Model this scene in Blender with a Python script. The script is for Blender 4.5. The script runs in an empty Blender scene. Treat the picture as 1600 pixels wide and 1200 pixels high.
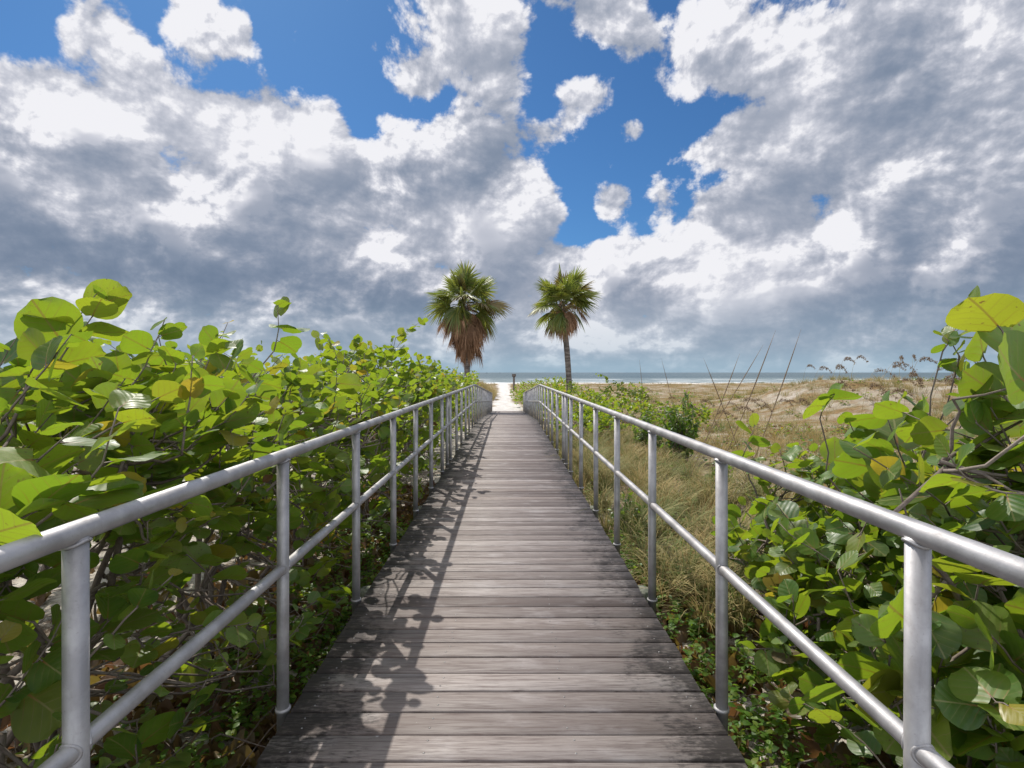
import bpy, math, random
import numpy as np
from mathutils import Vector
R = math.radians
rng = np.random.default_rng(7)
random.seed(7)
scene = bpy.context.scene
COL = scene.collection

# ---------------------------------------------------------------- camera
CAMX, CAMZ, FPX, CX, CY = 0.025, 1.42, 850.0, 794.0, 582.0     # of the 1600 x 1200 photograph
cam = bpy.data.cameras.new('camera')
cam.sensor_width = 36.0
cam.lens = 36.0 * FPX / 1600.0
cam.shift_x = 6.0 / 1600.0
cam.shift_y = -18.0 / 1600.0
cam.clip_start = 0.02
cam.clip_end = 60000.0
cam_o = bpy.data.objects.new('camera', cam)
cam_o.location = (CAMX, 0.0, CAMZ)
cam_o.rotation_euler = (R(90), 0, 0)
COL.objects.link(cam_o)
scene.camera = cam_o

scene.view_settings.view_transform = 'Standard'
scene.view_settings.look = 'None'
scene.view_settings.exposure = 0.2
scene.view_settings.gamma = 1.0

# ---------------------------------------------------------------- node helper
def nd(nt, typ, ins=None, **props):
    n = nt.nodes.new(typ)
    for k, v in props.items():
        setattr(n, k, v)
    for k, v in (ins or {}).items():
        s = n.inputs[k]
        if isinstance(v, bpy.types.NodeSocket):
            nt.links.new(v, s)
        else:
            s.default_value = v
    return n
def math_(nt, op, a, b=None, c=None, clamp=False):
    ins = {0: a}
    if b is not None: ins[1] = b
    if c is not None: ins[2] = c
    return nd(nt, 'ShaderNodeMath', ins, operation=op, use_clamp=clamp).outputs[0]
def vmath(nt, op, a, b=None, c=None):
    ins = {0: a}
    if b is not None: ins[1] = b
    if c is not None: ins[2] = c
    n = nd(nt, 'ShaderNodeVectorMath', ins, operation=op)
    return n.outputs['Value'] if op in ('LENGTH', 'DISTANCE', 'DOT_PRODUCT') else n.outputs[0]
def smap(nt, v, a, b, lo=0.0, hi=1.0, smooth=True):
    n = nd(nt, 'ShaderNodeMapRange', {0: v, 1: a, 2: b, 3: lo, 4: hi})
    n.interpolation_type = 'SMOOTHSTEP' if smooth else 'LINEAR'
    return n.outputs[0]
def mixc(nt, f, a, b, mode='MIX'):
    n = nt.nodes.new('ShaderNodeMix')
    n.data_type = 'RGBA'; n.blend_type = mode; n.clamp_factor = True
    for k, v in ((0, f), (6, a), (7, b)):
        s = n.inputs[k]
        if isinstance(v, bpy.types.NodeSocket): nt.links.new(v, s)
        elif k == 0: s.default_value = v
        else: s.default_value = (v[0], v[1], v[2], 1.0)
    return n.outputs[2]
def noise(nt, vec, scale, detail=4.0, rough=0.5, lac=2.0, dist=0.0, out=0, dim='3D', typ='FBM'):
    n = nd(nt, 'ShaderNodeTexNoise', {'Vector': vec, 'Scale': scale, 'Detail': detail, 'Roughness': rough,
                                      'Lacunarity': lac, 'Distortion': dist}, noise_dimensions=dim, noise_type=typ)
    return n.outputs[out]

# ---------------------------------------------------------------- sun direction
SUN = Vector((-0.446, 0.75, 1.0)).normalized()
SUN_EL = math.asin(SUN.z)
SUN_AZ = math.atan2(SUN.x, SUN.y)

# ---------------------------------------------------------------- sky
world = bpy.data.worlds.new('World')
scene.world = world
world.use_nodes = True
wt = world.node_tree
wt.nodes.clear()
def build_sky(nt):
    geo = nd(nt, 'ShaderNodeTexCoord').outputs['Generated']
    sep = nd(nt, 'ShaderNodeSeparateXYZ', {0: geo})
    az = math_(nt, 'ARCTAN2', sep.outputs[0], sep.outputs[1])
    zc = math_(nt, 'MAXIMUM', sep.outputs[2], 0.0005)
    el = math_(nt, 'ARCSINE', zc)
    sky = nd(nt, 'ShaderNodeTexSky', sky_type='NISHITA', sun_disc=False, sun_elevation=SUN_EL,
             sun_rotation=SUN_AZ, altitude=0.0, air_density=1.0, dust_density=0.3, ozone_density=2.2)
    ae = nd(nt, 'ShaderNodeCombineXYZ', {0: az, 1: el, 2: 0.0}).outputs[0]
    # clouds shrink towards the horizon
    ev = math_(nt, 'ADD', math_(nt, 'MULTIPLY', math_(nt, 'SQRT', math_(nt, 'ADD', el, 0.010)), 0.28), math_(nt, 'MULTIPLY', el, 1.05))
    vv = nd(nt, 'ShaderNodeCombineXYZ', {0: az, 1: ev, 2: 0.0}).outputs[0]
    warp = noise(nt, vv, 3.2, 2.0, 0.5, out=1, dim='2D')
    warp = vmath(nt, 'MULTIPLY', vmath(nt, 'SUBTRACT', warp, (0.5, 0.5, 0.5)), (0.07, 0.05, 0.0))
    vv = vmath(nt, 'ADD', vv, warp)
    def blob(acc, px, py, rx, ry, amp, base):
        p, q = (px - CX) / FPX, (CY - py) / FPX
        a = math.atan(p); e = math.atan(q * math.cos(a))
        sx, sy = FPX / rx, FPX / ry
        if abs(p) > 0.5: sx *= 1.25
        v = vmath(nt, 'MULTIPLY_ADD', base, (sx, sy, 0.0), (-a * sx, -e * sy, 0.0))
        return math_(nt, 'ADD', acc, smap(nt, vmath(nt, 'LENGTH', v), 0.0, 1.35, amp, 0.0))
    def mask(d_el, blobs):
        base = ae if d_el == 0 else vmath(nt, 'ADD', ae, (-d_el * .45, d_el, 0.0))
        acc = math_(nt, 'MULTIPLY', smap(nt, el, 0.25, 0.45), -0.055)
        for px, py, rx, ry, amp in blobs:
            acc = blob(acc, px, py, rx, ry, amp, base)
        return math_(nt, 'SMOOTH_MIN', acc, 0.20, 0.16)
    acc = mask(0, SKY_BLOBS)
    acc2 = mask(0.085, [b for b in SKY_BLOBS if b[2] > 65])
    shade_acc = 0.0
    for px, py, rx, ry, amp in SHADE_BLOBS:
        shade_acc = blob(shade_acc, px, py, rx, ry, amp, ae)
    def dens(v, det, vdet):
        a = noise(nt, v, 6.2, det, 0.58, 2.1, dim='2D')
        w = nd(nt, 'ShaderNodeTexVoronoi', {'Vector': v, 'Scale': 8.0, 'Detail': vdet, 'Roughness': 0.55, 'Lacunarity': 2.3},
               feature='F1', normalize=True, voronoi_dimensions='2D').outputs['Distance']
        return math_(nt, 'ADD', math_(nt, 'MULTIPLY', a, 0.66), math_(nt, 'MULTIPLY', math_(nt, 'SUBTRACT', 0.92, w), 0.44))
    d0 = dens(vv, 10.0, 4.0)
    dd = math_(nt, 'ADD', d0, acc)
    cover = smap(nt, dd, 0.55, 0.65)
    # light reaching a point through the cloud between it and the sun
    def body(d, ac):
        return smap(nt, math_(nt, 'ADD', math_(nt, 'MULTIPLY_ADD', d, 1.9, -0.96), ac), 0.02, 0.56, smooth=False)
    tau = None
    for k, (o, det, vdet, ac, wgt) in enumerate(((0.014, 7.0, 3.0, acc, 1.2), (0.042, 4.0, 2.0, acc, 1.1), (0.095, 2.0, 1.0, acc2, 1.0))):
        t = math_(nt, 'MULTIPLY', body(dens(vmath(nt, 'ADD', vv, (-0.45 * o, o, 0.0)), det, vdet), ac), wgt)
        tau = t if tau is None else math_(nt, 'ADD', tau, t)
    self_ = math_(nt, 'MULTIPLY', body(d0, acc), -2.2)     # a bulge stands out into the light
    T = math_(nt, 'EXPONENT', math_(nt, 'MULTIPLY', math_(nt, 'ADD', tau, self_), -1.0))
    lit = math_(nt, 'ADD', math_(nt, 'MULTIPLY', T, 0.74), 0.18)
    lit = math_(nt, 'ADD', lit, math_(nt, 'MULTIPLY', shade_acc, 0.9))
    rp = nd(nt, 'ShaderNodeValToRGB', {0: lit})
    cr = rp.color_ramp
    cr.elements[0].position = 0.0; cr.elements[0].color = (0.130, 0.180, 0.265, 1)
    cr.elements[1].position = 1.0; cr.elements[1].color = (0.77, 0.77, 0.805, 1)
    for p, c in ((0.25, (0.205, 0.250, 0.335)), (0.5, (0.34, 0.37, 0.445)), (0.75, (0.53, 0.545, 0.61))):
        e = cr.elements.new(p); e.color = (*c, 1)
    cloud = rp.outputs[0]
    # blue air: the physical sky, deepened a little
    blue = mixc(nt, 1.0, sky.outputs[0], (0.030, 0.054, 0.076), 'MULTIPLY')
    hz = smap(nt, el, 0.0, 0.16, 1.0, 0.0)
    cloud = mixc(nt, math_(nt, 'MULTIPLY', hz, 0.50), cloud, (0.28, 0.40, 0.50))
    skyc = mixc(nt, cover, blue, cloud)
    skyc = mixc(nt, smap(nt, el, 0.0, 0.05, 0.55, 0.0), skyc, (0.31, 0.45, 0.55))
    # added boost: unseen sky behind the camera and overhead brightened to lift the shadows
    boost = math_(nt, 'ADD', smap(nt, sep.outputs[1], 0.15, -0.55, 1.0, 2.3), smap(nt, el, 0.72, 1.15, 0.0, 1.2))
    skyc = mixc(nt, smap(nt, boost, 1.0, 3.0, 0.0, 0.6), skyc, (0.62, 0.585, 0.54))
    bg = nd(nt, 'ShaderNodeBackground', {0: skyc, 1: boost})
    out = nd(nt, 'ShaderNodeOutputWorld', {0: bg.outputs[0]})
# px, py, radius x, radius y (photograph pixels turned into azimuth / elevation), amount
SKY_BLOBS = [
    # the big bank on the left
    (-250, 390, 420, 260, 0.26), (60, 270, 240, 150, 0.22), (250, 290, 240, 140, 0.22), (430, 300, 220, 140, 0.24), (620, 330, 190, 110, 0.24), (760, 310, 130, 95, 0.20),
    (20, 120, 80, 80, 0.13), (130, 180, 110, 60, 0.10), (300, 190, 110, 60, 0.15), (460, 190, 90, 50, 0.15), (640, 235, 90, 50, 0.13), (780, 235, 70, 50, 0.16), (840, 330, 50, 60, 0.16),
    (400, 450, 650, 140, 0.26), (1100, 480, 520, 110, 0.25), (800, 530, 1600, 80, 0.24), (780, 430, 220, 60, 0.2), (920, 420, 130, 45, 0.16),
    # the bank on the right
    (1420, 350, 330, 150, 0.28), (1480, 150, 290, 170, 0.26), (1780, 250, 420, 400, 0.3), (1240, 350, 170, 65, 0.18), (1250, 185, 140, 60, 0.14), (1100, 350, 70, 60, 0.10),
    (1150, 60, 130, 80, 0.15), (1060, 90, 50, 60, 0.08), (1320, 80, 120, 60, 0.14),
    (735, 45, 115, 80, 0.17), (800, 95, 60, 55, 0.10), (920, 20, 80, 45, 0.17), (980, 55, 60, 40, 0.12),
    (150, 40, 60, 45, 0.27), (200, 85, 40, 30, 0.18), (305, 25, 55, 60, 0.24), (645, 130, 50, 35, 0.25), (580, 80, 50, 30, 0.2), (575, 150, 35, 25, 0.12), (240, 100, 45, 25, 0.12),
    (910, 155, 50, 36, 0.25), (870, 205, 45, 26, 0.20), (990, 205, 36, 26, 0.25), (960, 312, 42, 36, 0.25), (1032, 312, 30, 45, 0.19), (710, 190, 45, 25, 0.15),
    (1120, 240, 80, 22, 0.15), (372, 55, 35, 28, 0.26), (465, 58, 35, 28, 0.26), (105, 55, 35, 30, 0.14),
    # open blue
    (480, 110, 150, 60, -0.12), (210, 85, 190, 55, -0.13), (400, 30, 130, 60, -0.10), (680, 175, 60, 30, -0.10), (850, 110, 40, 60, -0.10), (560, 40, 120, 70, -0.10), (590, 220, 90, 40, -0.10), (970, 260, 130, 130, -0.12), (10, 20, 130, 70, -0.22), (-150, 40, 150, 120, -0.2), (1300, 268, 70, 22, -0.20), (1100, 290, 70, 40, -0.10),
    (920, 95, 60, 40, -0.10), (1150, 160, 90, 28, -0.18), (900, 370, 60, 25, -0.14), (1310, 15, 60, 30, -0.18), (250, 120, 60, 30, -0.06),
]
SHADE_BLOBS = [
    (200, 430, 480, 100, -0.26), (650, 470, 260, 70, -0.20), (1500, 440, 260, 100, -0.24), (20, 220, 90, 50, -0.10), (150, 230, 60, 35, -0.12), (620, 290, 80, 50, -0.20), (760, 280, 70, 45, -0.20), (350, 300, 200, 40, -0.16),
    (340, 215, 170, 70, 0.26), (170, 300, 110, 60, 0.14), (60, 150, 60, 50, 0.12), (740, 350, 120, 60, 0.20), (520, 230, 100, 60, 0.14), (1170, 450, 110, 50, 0.26), (1150, 370, 130, 50, 0.1),
    (1230, 170, 150, 60, 0.16), (740, 50, 110, 80, 0.12), (1380, 120, 120, 60, -0.16), (1000, 500, 200, 40, 0.12), (820, 465, 50, 35, 0.2), (1320, 440, 70, 30, 0.16), (980, 440, 80, 40, -0.12), (1450, 250, 150, 60, -0.10),
]
build_sky(wt)
world.cycles.sampling_method = 'MANUAL'
world.cycles.sample_map_resolution = 512

sun = bpy.data.lights.new('sun', 'SUN')
sun.energy = 4.2
sun.angle = R(0.53)
sun.color = (1.0, 0.945, 0.86)
sun_o = bpy.data.objects.new('sun', sun)
sun_o.rotation_euler = SUN.to_track_quat('Z', 'Y').to_euler()
sun_o.location = (-20, 30, 45)
COL.objects.link(sun_o)

# ---------------------------------------------------------------- object helpers
def link(name, me, mat=None, parent=None, smooth=True):
    o = bpy.data.objects.new(name, me)
    COL.objects.link(o)
    if mat is not None:
        me.materials.append(mat)
    if parent is not None:
        o.parent = parent
    if smooth and len(me.polygons):
        me.polygons.foreach_set('use_smooth', np.ones(len(me.polygons), dtype=bool))
    return o
def tag(o, label=None, cat=None, group=None, kind=None):
    if label: o['label'] = label
    if cat: o['category'] = cat
    if group: o['group'] = group
    if kind: o['kind'] = kind
    return o
def empty(name, loc, label, cat, group=None):
    o = bpy.data.objects.new(name, None)
    o.location = loc
    COL.objects.link(o)
    return tag(o, label, cat, group)

class MB:
    """collects vertices and faces for one mesh, with an optional per-vertex colour and uv"""
    def __init__(self):
        self.v, self.q, self.t, self.c, self.uv, self.n = [], [], [], [], [], 0
    def add(self, v, quads=None, tris=None, col=(0.5, 0.5, 0.5), uv=None):
        v = np.asarray(v, dtype=np.float32).reshape(-1, 3)
        k = len(v)
        self.v.append(v)
        if quads is not None and len(quads): self.q.append(np.asarray(quads, dtype=np.int64) + self.n)
        if tris is not None and len(tris): self.t.append(np.asarray(tris, dtype=np.int64) + self.n)
        c = np.asarray(col, dtype=np.float32)
        if c.ndim == 1: c = np.tile(c, (k, 1))
        self.c.append(c)
        self.uv.append(np.zeros((k, 2), np.float32) if uv is None else np.asarray(uv, dtype=np.float32))
        self.n += k
    def mesh(self, name, origin=(0, 0, 0)):
        me = bpy.data.meshes.new(name)
        if not self.n: return me
        v = np.concatenate(self.v) - np.asarray(origin, dtype=np.float32)
        me.vertices.add(len(v)); me.vertices.foreach_set('co', v.ravel())
        q = np.concatenate(self.q) if self.q else np.zeros((0, 4), np.int64)
        t = np.concatenate(self.t) if self.t else np.zeros((0, 3), np.int64)
        idx = np.concatenate([q.ravel(), t.ravel()]).astype(np.int32)
        tot = np.concatenate([np.full(len(q), 4), np.full(len(t), 3)]).astype(np.int32)
        st = np.concatenate([[0], np.cumsum(tot)[:-1]]).astype(np.int32)
        me.loops.add(len(idx)); me.loops.foreach_set('vertex_index', idx)
        me.polygons.add(len(tot)); me.polygons.foreach_set('loop_start', st); me.polygons.foreach_set('loop_total', tot)
        a = me.attributes.new('vary', 'FLOAT_VECTOR', 'POINT')
        a.data.foreach_set('vector', np.concatenate(self.c).astype(np.float32).ravel())
        uvl = me.uv_layers.new(name='UVMap')
        uvl.data.foreach_set('uv', np.concatenate(self.uv)[idx].astype(np.float32).ravel())
        me.update(calc_edges=True)
        return me
    def tube(self, pts, rad, seg=8, cap=True, col=(0.5, 0.5, 0.5)):
        pts = np.asarray(pts, dtype=np.float64)
        n = len(pts)
        rad = np.broadcast_to(np.asarray(rad, dtype=np.float64), (n,))
        tan = np.empty_like(pts)
        tan[1:-1] = pts[2:] - pts[:-2]; tan[0] = pts[1] - pts[0]; tan[-1] = pts[-1] - pts[-2]
        tan /= np.linalg.norm(tan, axis=1)[:, None] + 1e-12
        ref = np.array([0., 0., 1.]) if abs(tan[0][2]) < 0.9 else np.array([1., 0., 0.])
        a = np.linspace(0, 2 * np.pi, seg, endpoint=False)
        V = np.empty((n, seg, 3))
        for i in range(n):
            s = np.cross(tan[i], ref); s /= np.linalg.norm(s) + 1e-12
            u = np.cross(s, tan[i])
            ref = u
            V[i] = pts[i] + rad[i] * (np.cos(a)[:, None] * s + np.sin(a)[:, None] * u)
        i, j = np.meshgrid(np.arange(n - 1), np.arange(seg), indexing='ij')
        j2 = (j + 1) % seg
        Q = np.stack([i * seg + j, i * seg + j2, (i + 1) * seg + j2, (i + 1) * seg + j], -1).reshape(-1, 4)
        V = V.reshape(-1, 3); T = None
        if cap:
            V = np.concatenate([V, pts[:1], pts[-1:]])
            k = n * seg
            jj = np.arange(seg); jn = (jj + 1) % seg
            T = np.concatenate([np.stack([np.full(seg, k), jn, jj], -1),
                                np.stack([np.full(seg, k + 1), (n - 1) * seg + jj, (n - 1) * seg + jn], -1)])
        self.add(V, Q, T, col)
    def box(self, x0, x1, y0, y1, z0, z1, col=(0.5, 0.5, 0.5), c=0.0):
        """box with its long top edges (along x) chamfered by c"""
        if c <= 0:
            P = np.array([[x0, y0, z0], [x1, y0, z0], [x1, y1, z0], [x0, y1, z0], [x0, y0, z1], [x1, y0, z1], [x1, y1, z1], [x0, y1, z1]])
            self.add(P, [(0, 3, 2, 1), (4, 5, 6, 7), (0, 1, 5, 4), (1, 2, 6, 5), (2, 3, 7, 6), (3, 0, 4, 7)], None, col)
            return
        prof = [(y0, z0), (y1, z0), (y1, z1 - c), (y1 - c, z1), (y0 + c, z1), (y0, z1 - c)]
        P = np.array([[x0, a, b] for a, b in prof] + [[x1, a, b] for a, b in prof])
        Q = [(k, k + 6, (k + 1) % 6 + 6, (k + 1) % 6) for k in range(6)]
        Q += [(0, 1, 2, 5), (2, 3, 4, 5), (6, 11, 8, 7), (8, 11, 10, 9)]
        self.add(P, Q, None, col)

def attr(nt, name='vary'):
    return nd(nt, 'ShaderNodeAttribute', attribute_name=name).outputs['Vector']
def new_mat(name):
    m = bpy.data.materials.new(name)
    m.use_nodes = True
    nt = m.node_tree
    nt.nodes.clear()
    out = nt.nodes.new('ShaderNodeOutputMaterial')
    return m, nt, out
def bump(nt, h, strength, dist=0.01):
    return nd(nt, 'ShaderNodeBump', {'Strength': strength, 'Distance': dist, 'Height': h}).outputs[0]
def sep3(nt, v):
    return nd(nt, 'ShaderNodeSeparateXYZ', {0: v}).outputs

# ---------------------------------------------------------------- materials
def leaf_material(name, dark, mid, pale, trans, veins=True, transl=0.42, rough=0.42, spec=0.5):
    """vary = (random tone, age: 0 green .. 1 brown, yellowing)"""
    m, nt, out = new_mat(name)
    r, age, yel = sep3(nt, attr(nt))[0:3]
    obj = nd(nt, 'ShaderNodeTexCoord').outputs['Object']
    base = mixc(nt, smap(nt, r, 0.0, 0.55), dark, mid)
    base = mixc(nt, smap(nt, r, 0.6, 1.0), base, pale)
    tr = mixc(nt, r, (trans[0] * .75, trans[1] * .8, trans[2]), (trans[0] * 1.2, trans[1] * 1.05, trans[2]))
    n1 = noise(nt, obj, 26.0, 3.0, 0.6)
    base = mixc(nt, smap(nt, n1, 0.35, 0.75, 0.0, 0.35), base, (pale[0] * 1.1, pale[1] * .9, pale[2] * .8))
    base = mixc(nt, yel, base, (0.30, 0.24, 0.03))
    tr = mixc(nt, yel, tr, (0.62, 0.46, 0.04))
    normal = None
    if veins:
        uv = nd(nt, 'ShaderNodeUVMap', uv_map='UVMap').outputs[0]
        ux, uy = sep3(nt, uv)[0:2]
        ax = math_(nt, 'ABSOLUTE', ux)
        midrib = smap(nt, ax, 0.010, 0.027, 1.0, 0.0)
        wob = noise(nt, obj, 14.0, 2.0, 0.5)
        ph = math_(nt, 'ADD', math_(nt, 'SUBTRACT', math_(nt, 'MULTIPLY', uy, 4.6), math_(nt, 'MULTIPLY', math_(nt, 'POWER', ax, 0.85), 3.6)), math_(nt, 'MULTIPLY', wob, 0.5))
        tri = math_(nt, 'PINGPONG', ph, 0.5)
        side = smap(nt, tri, 0.012, 0.05, 1.0, 0.0)
        side = math_(nt, 'MULTIPLY', side, smap(nt, ax, 0.25, 0.5, 0.75, 0.25))
        vein = math_(nt, 'MAXIMUM', midrib, side)
        vcol = mixc(nt, smap(nt, uy, 0.0, 0.45), (0.38, 0.11, 0.05), (0.34, 0.34, 0.13))
        base = mixc(nt, math_(nt, 'MULTIPLY', vein, 0.68), base, vcol)
        tr = mixc(nt, math_(nt, 'MULTIPLY', vein, 0.70), tr, (0.24, 0.13, 0.02))
        hgt = math_(nt, 'ADD', math_(nt, 'MULTIPLY', smap(nt, tri, 0.0, 0.5), 0.8), math_(nt, 'MULTIPLY', n1, 0.5))
        normal = bump(nt, hgt, 0.22, 0.004)
    n2 = noise(nt, obj, 60.0, 2.0, 0.5)
    spot = math_(nt, 'MULTIPLY', smap(nt, n2, 0.66, 0.72), smap(nt, r, 0.3, 0.9, 0.0, 0.8))
    brown = mixc(nt, n1, (0.07, 0.032, 0.018), (0.25, 0.14, 0.075))
    base = mixc(nt, math_(nt, 'MAXIMUM', age, spot), base, brown)
    tr = mixc(nt, math_(nt, 'MAXIMUM', age, spot), tr, (0.20, 0.085, 0.035))
    ins = {'Base Color': base, 'Roughness': smap(nt, n1, 0.2, 0.8, rough - .08, rough + .14), 'Specular IOR Level': spec}
    if normal is not None: ins['Normal'] = normal
    p = nd(nt, 'ShaderNodeBsdfPrincipled', ins)
    t = nd(nt, 'ShaderNodeBsdfTranslucent', {'Color': tr})
    mx = nd(nt, 'ShaderNodeMixShader', {0: transl, 1: p.outputs[0], 2: t.outputs[0]})
    nt.links.new(mx.outputs[0], out.inputs[0])
    return m
def simple_material(name, c0, c1, scale=8.0, rough=0.8, metallic=0.0, bumpv=0.3, bdist=0.01, stretch=(1, 1, 1), use_vary=False, transl=0.0, spec=0.3):
    m, nt, out = new_mat(name)
    obj = nd(nt, 'ShaderNodeTexCoord').outputs['Object']
    v = vmath(nt, 'MULTIPLY', obj, stretch)
    n1 = noise(nt, v, scale, 5.0, 0.6)
    f = smap(nt, n1, 0.3, 0.7)
    if use_vary:
        r, g, b = sep3(nt, attr(nt))[0:3]
        f = math_(nt, 'ADD', math_(nt, 'MULTIPLY', f, 0.4), math_(nt, 'MULTIPLY', r, 0.6))
    col = mixc(nt, f, c0, c1)
    p = nd(nt, 'ShaderNodeBsdfPrincipled', {'Base Color': col, 'Roughness': rough, 'Metallic': metallic, 'Specular IOR Level': spec, 'Normal': bump(nt, n1, bumpv, bdist)})
    sh = p.outputs[0]
    if transl > 0:
        t = nd(nt, 'ShaderNodeBsdfTranslucent', {'Color': col})
        sh = nd(nt, 'ShaderNodeMixShader', {0: transl, 1: sh, 2: t.outputs[0]}).outputs[0]
    nt.links.new(sh, out.inputs[0])
    return m

def plank_material():
    m, nt, out = new_mat('weathered_planks')
    r, g, b = sep3(nt, attr(nt))[0:3]
    obj = nd(nt, 'ShaderNodeTexCoord').outputs['Object']
    off = nd(nt, 'ShaderNodeCombineXYZ', {0: math_(nt, 'MULTIPLY', r, 31.0), 1: math_(nt, 'MULTIPLY', g, 17.0), 2: 0.0}).outputs[0]
    pv = vmath(nt, 'ADD', obj, off)
    grain = noise(nt, vmath(nt, 'MULTIPLY', pv, (1.6, 34.0, 8.0)), 1.6, 6.0, 0.62, dist=1.2)
    fine = noise(nt, vmath(nt, 'MULTIPLY', pv, (6.0, 160.0, 10.0)), 1.4, 4.0, 0.6)
    blotch = noise(nt, vmath(nt, 'MULTIPLY', pv, (2.2, 5.0, 1.0)), 1.3, 5.0, 0.6)
    col = mixc(nt, r, (0.115, 0.093, 0.084), (0.315, 0.278, 0.258))
    col = mixc(nt, smap(nt, g, 0.55, 1.0, 0.0, 0.55), col, (0.175, 0.132, 0.108))
    col = mixc(nt, smap(nt, grain, 0.40, 0.72, 0.0, 0.75), col, (0.095, 0.066, 0.060))
    col = mixc(nt, smap(nt, blotch, 0.50, 0.75, 0.0, 0.6), col, (0.37, 0.34, 0.33))
    col = mixc(nt, smap(nt, fine, 0.52, 0.68, 0.0, 0.7), col, (0.085, 0.064, 0.06))
    # cracks along the grain
    crack = noise(nt, vmath(nt, 'MULTIPLY', pv, (1.1, 60.0, 4.0)), 1.9, 2.0, 0.5)
    crk = math_(nt, 'MULTIPLY', smap(nt, crack, 0.70, 0.735), smap(nt, b, 0.35, 1.0))
    col = mixc(nt, math_(nt, 'MULTIPLY', crk, 0.8), col, (0.03, 0.022, 0.02))
    # black mildew spreading in from both ends of the planks
    ox, oy = sep3(nt, obj)[0:2]
    mn = noise(nt, vmath(nt, 'MULTIPLY', obj, (3.2, 2.2, 1.0)), 1.5, 5.0, 0.65)
    ms = noise(nt, vmath(nt, 'MULTIPLY', pv, (14.0, 46.0, 1.0)), 1.5, 4.0, 0.7)
    el_ = smap(nt, ox, -0.93, -0.36, 0.66, 0.0, smooth=False)
    er_ = smap(nt, ox, 0.40, 0.93, 0.0, 0.60, smooth=False)
    e = math_(nt, 'ADD', math_(nt, 'ADD', el_, er_), math_(nt, 'MULTIPLY', math_(nt, 'SUBTRACT', mn, 0.5), 1.2))
    mold = smap(nt, math_(nt, 'ADD', e, math_(nt, 'MULTIPLY', math_(nt, 'SUBTRACT', ms, 0.5), 1.1)), 0.22, 0.60)
    col = mixc(nt, math_(nt, 'MULTIPLY', mold, 0.90), col, (0.036, 0.030, 0.030))
    # pale flecks of lichen and droppings
    fl = noise(nt, vmath(nt, 'MULTIPLY', obj, (22.0, 30.0, 1.0)), 1.0, 3.0, 0.6)
    col = mixc(nt, smap(nt, fl, 0.735, 0.765, 0.0, 0.6), col, (0.62, 0.61, 0.60))
    h = math_(nt, 'ADD', math_(nt, 'MULTIPLY', grain, 0.6), math_(nt, 'MULTIPLY', fine, 0.5))
    h = math_(nt, 'SUBTRACT', h, crk)
    p = nd(nt, 'ShaderNodeBsdfPrincipled', {'Base Color': col, 'Roughness': smap(nt, grain, 0.3, 0.7, 0.55, 0.8), 'Specular IOR Level': 0.35, 'Normal': bump(nt, h, 0.5, 0.004)})
    nt.links.new(p.outputs[0], out.inputs[0])
    return m
def aluminium_material():
    m, nt, out = new_mat('brushed_aluminium')
    obj = nd(nt, 'ShaderNodeTexCoord').outputs['Object']
    n1 = noise(nt, obj, 7.0, 5.0, 0.6)
    n2 = noise(nt, obj, 150.0, 3.0, 0.6)
    n3 = noise(nt, vmath(nt, 'MULTIPLY', obj, (3.0, 3.0, 3.0)), 4.5, 2.0, 0.4)
    col = mixc(nt, smap(nt, n1, 0.35, 0.7), (0.28, 0.272, 0.272), (0.43, 0.42, 0.42))
    col = mixc(nt, smap(nt, n2, 0.62, 0.72, 0.0, 0.35), col, (0.22, 0.21, 0.20))
    n5 = noise(nt, vmath(nt, 'MULTIPLY', obj, (9.0, 2.5, 2.5)), 4.0, 5.0, 0.7)
    col = mixc(nt, smap(nt, n5, 0.56, 0.72, 0.0, 0.45), col, (0.27, 0.25, 0.235))
    p = nd(nt, 'ShaderNodeBsdfPrincipled', {'Base Color': col, 'Metallic': 0.6, 'Roughness': smap(nt, n5, 0.3, 0.7, 0.46, 0.66),
            'Normal': bump(nt, math_(nt, 'ADD', math_(nt, 'MULTIPLY', n2, 0.12), n3), 0.10, 0.02)})
    nt.links.new(p.outputs[0], out.inputs[0])
    return m
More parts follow.
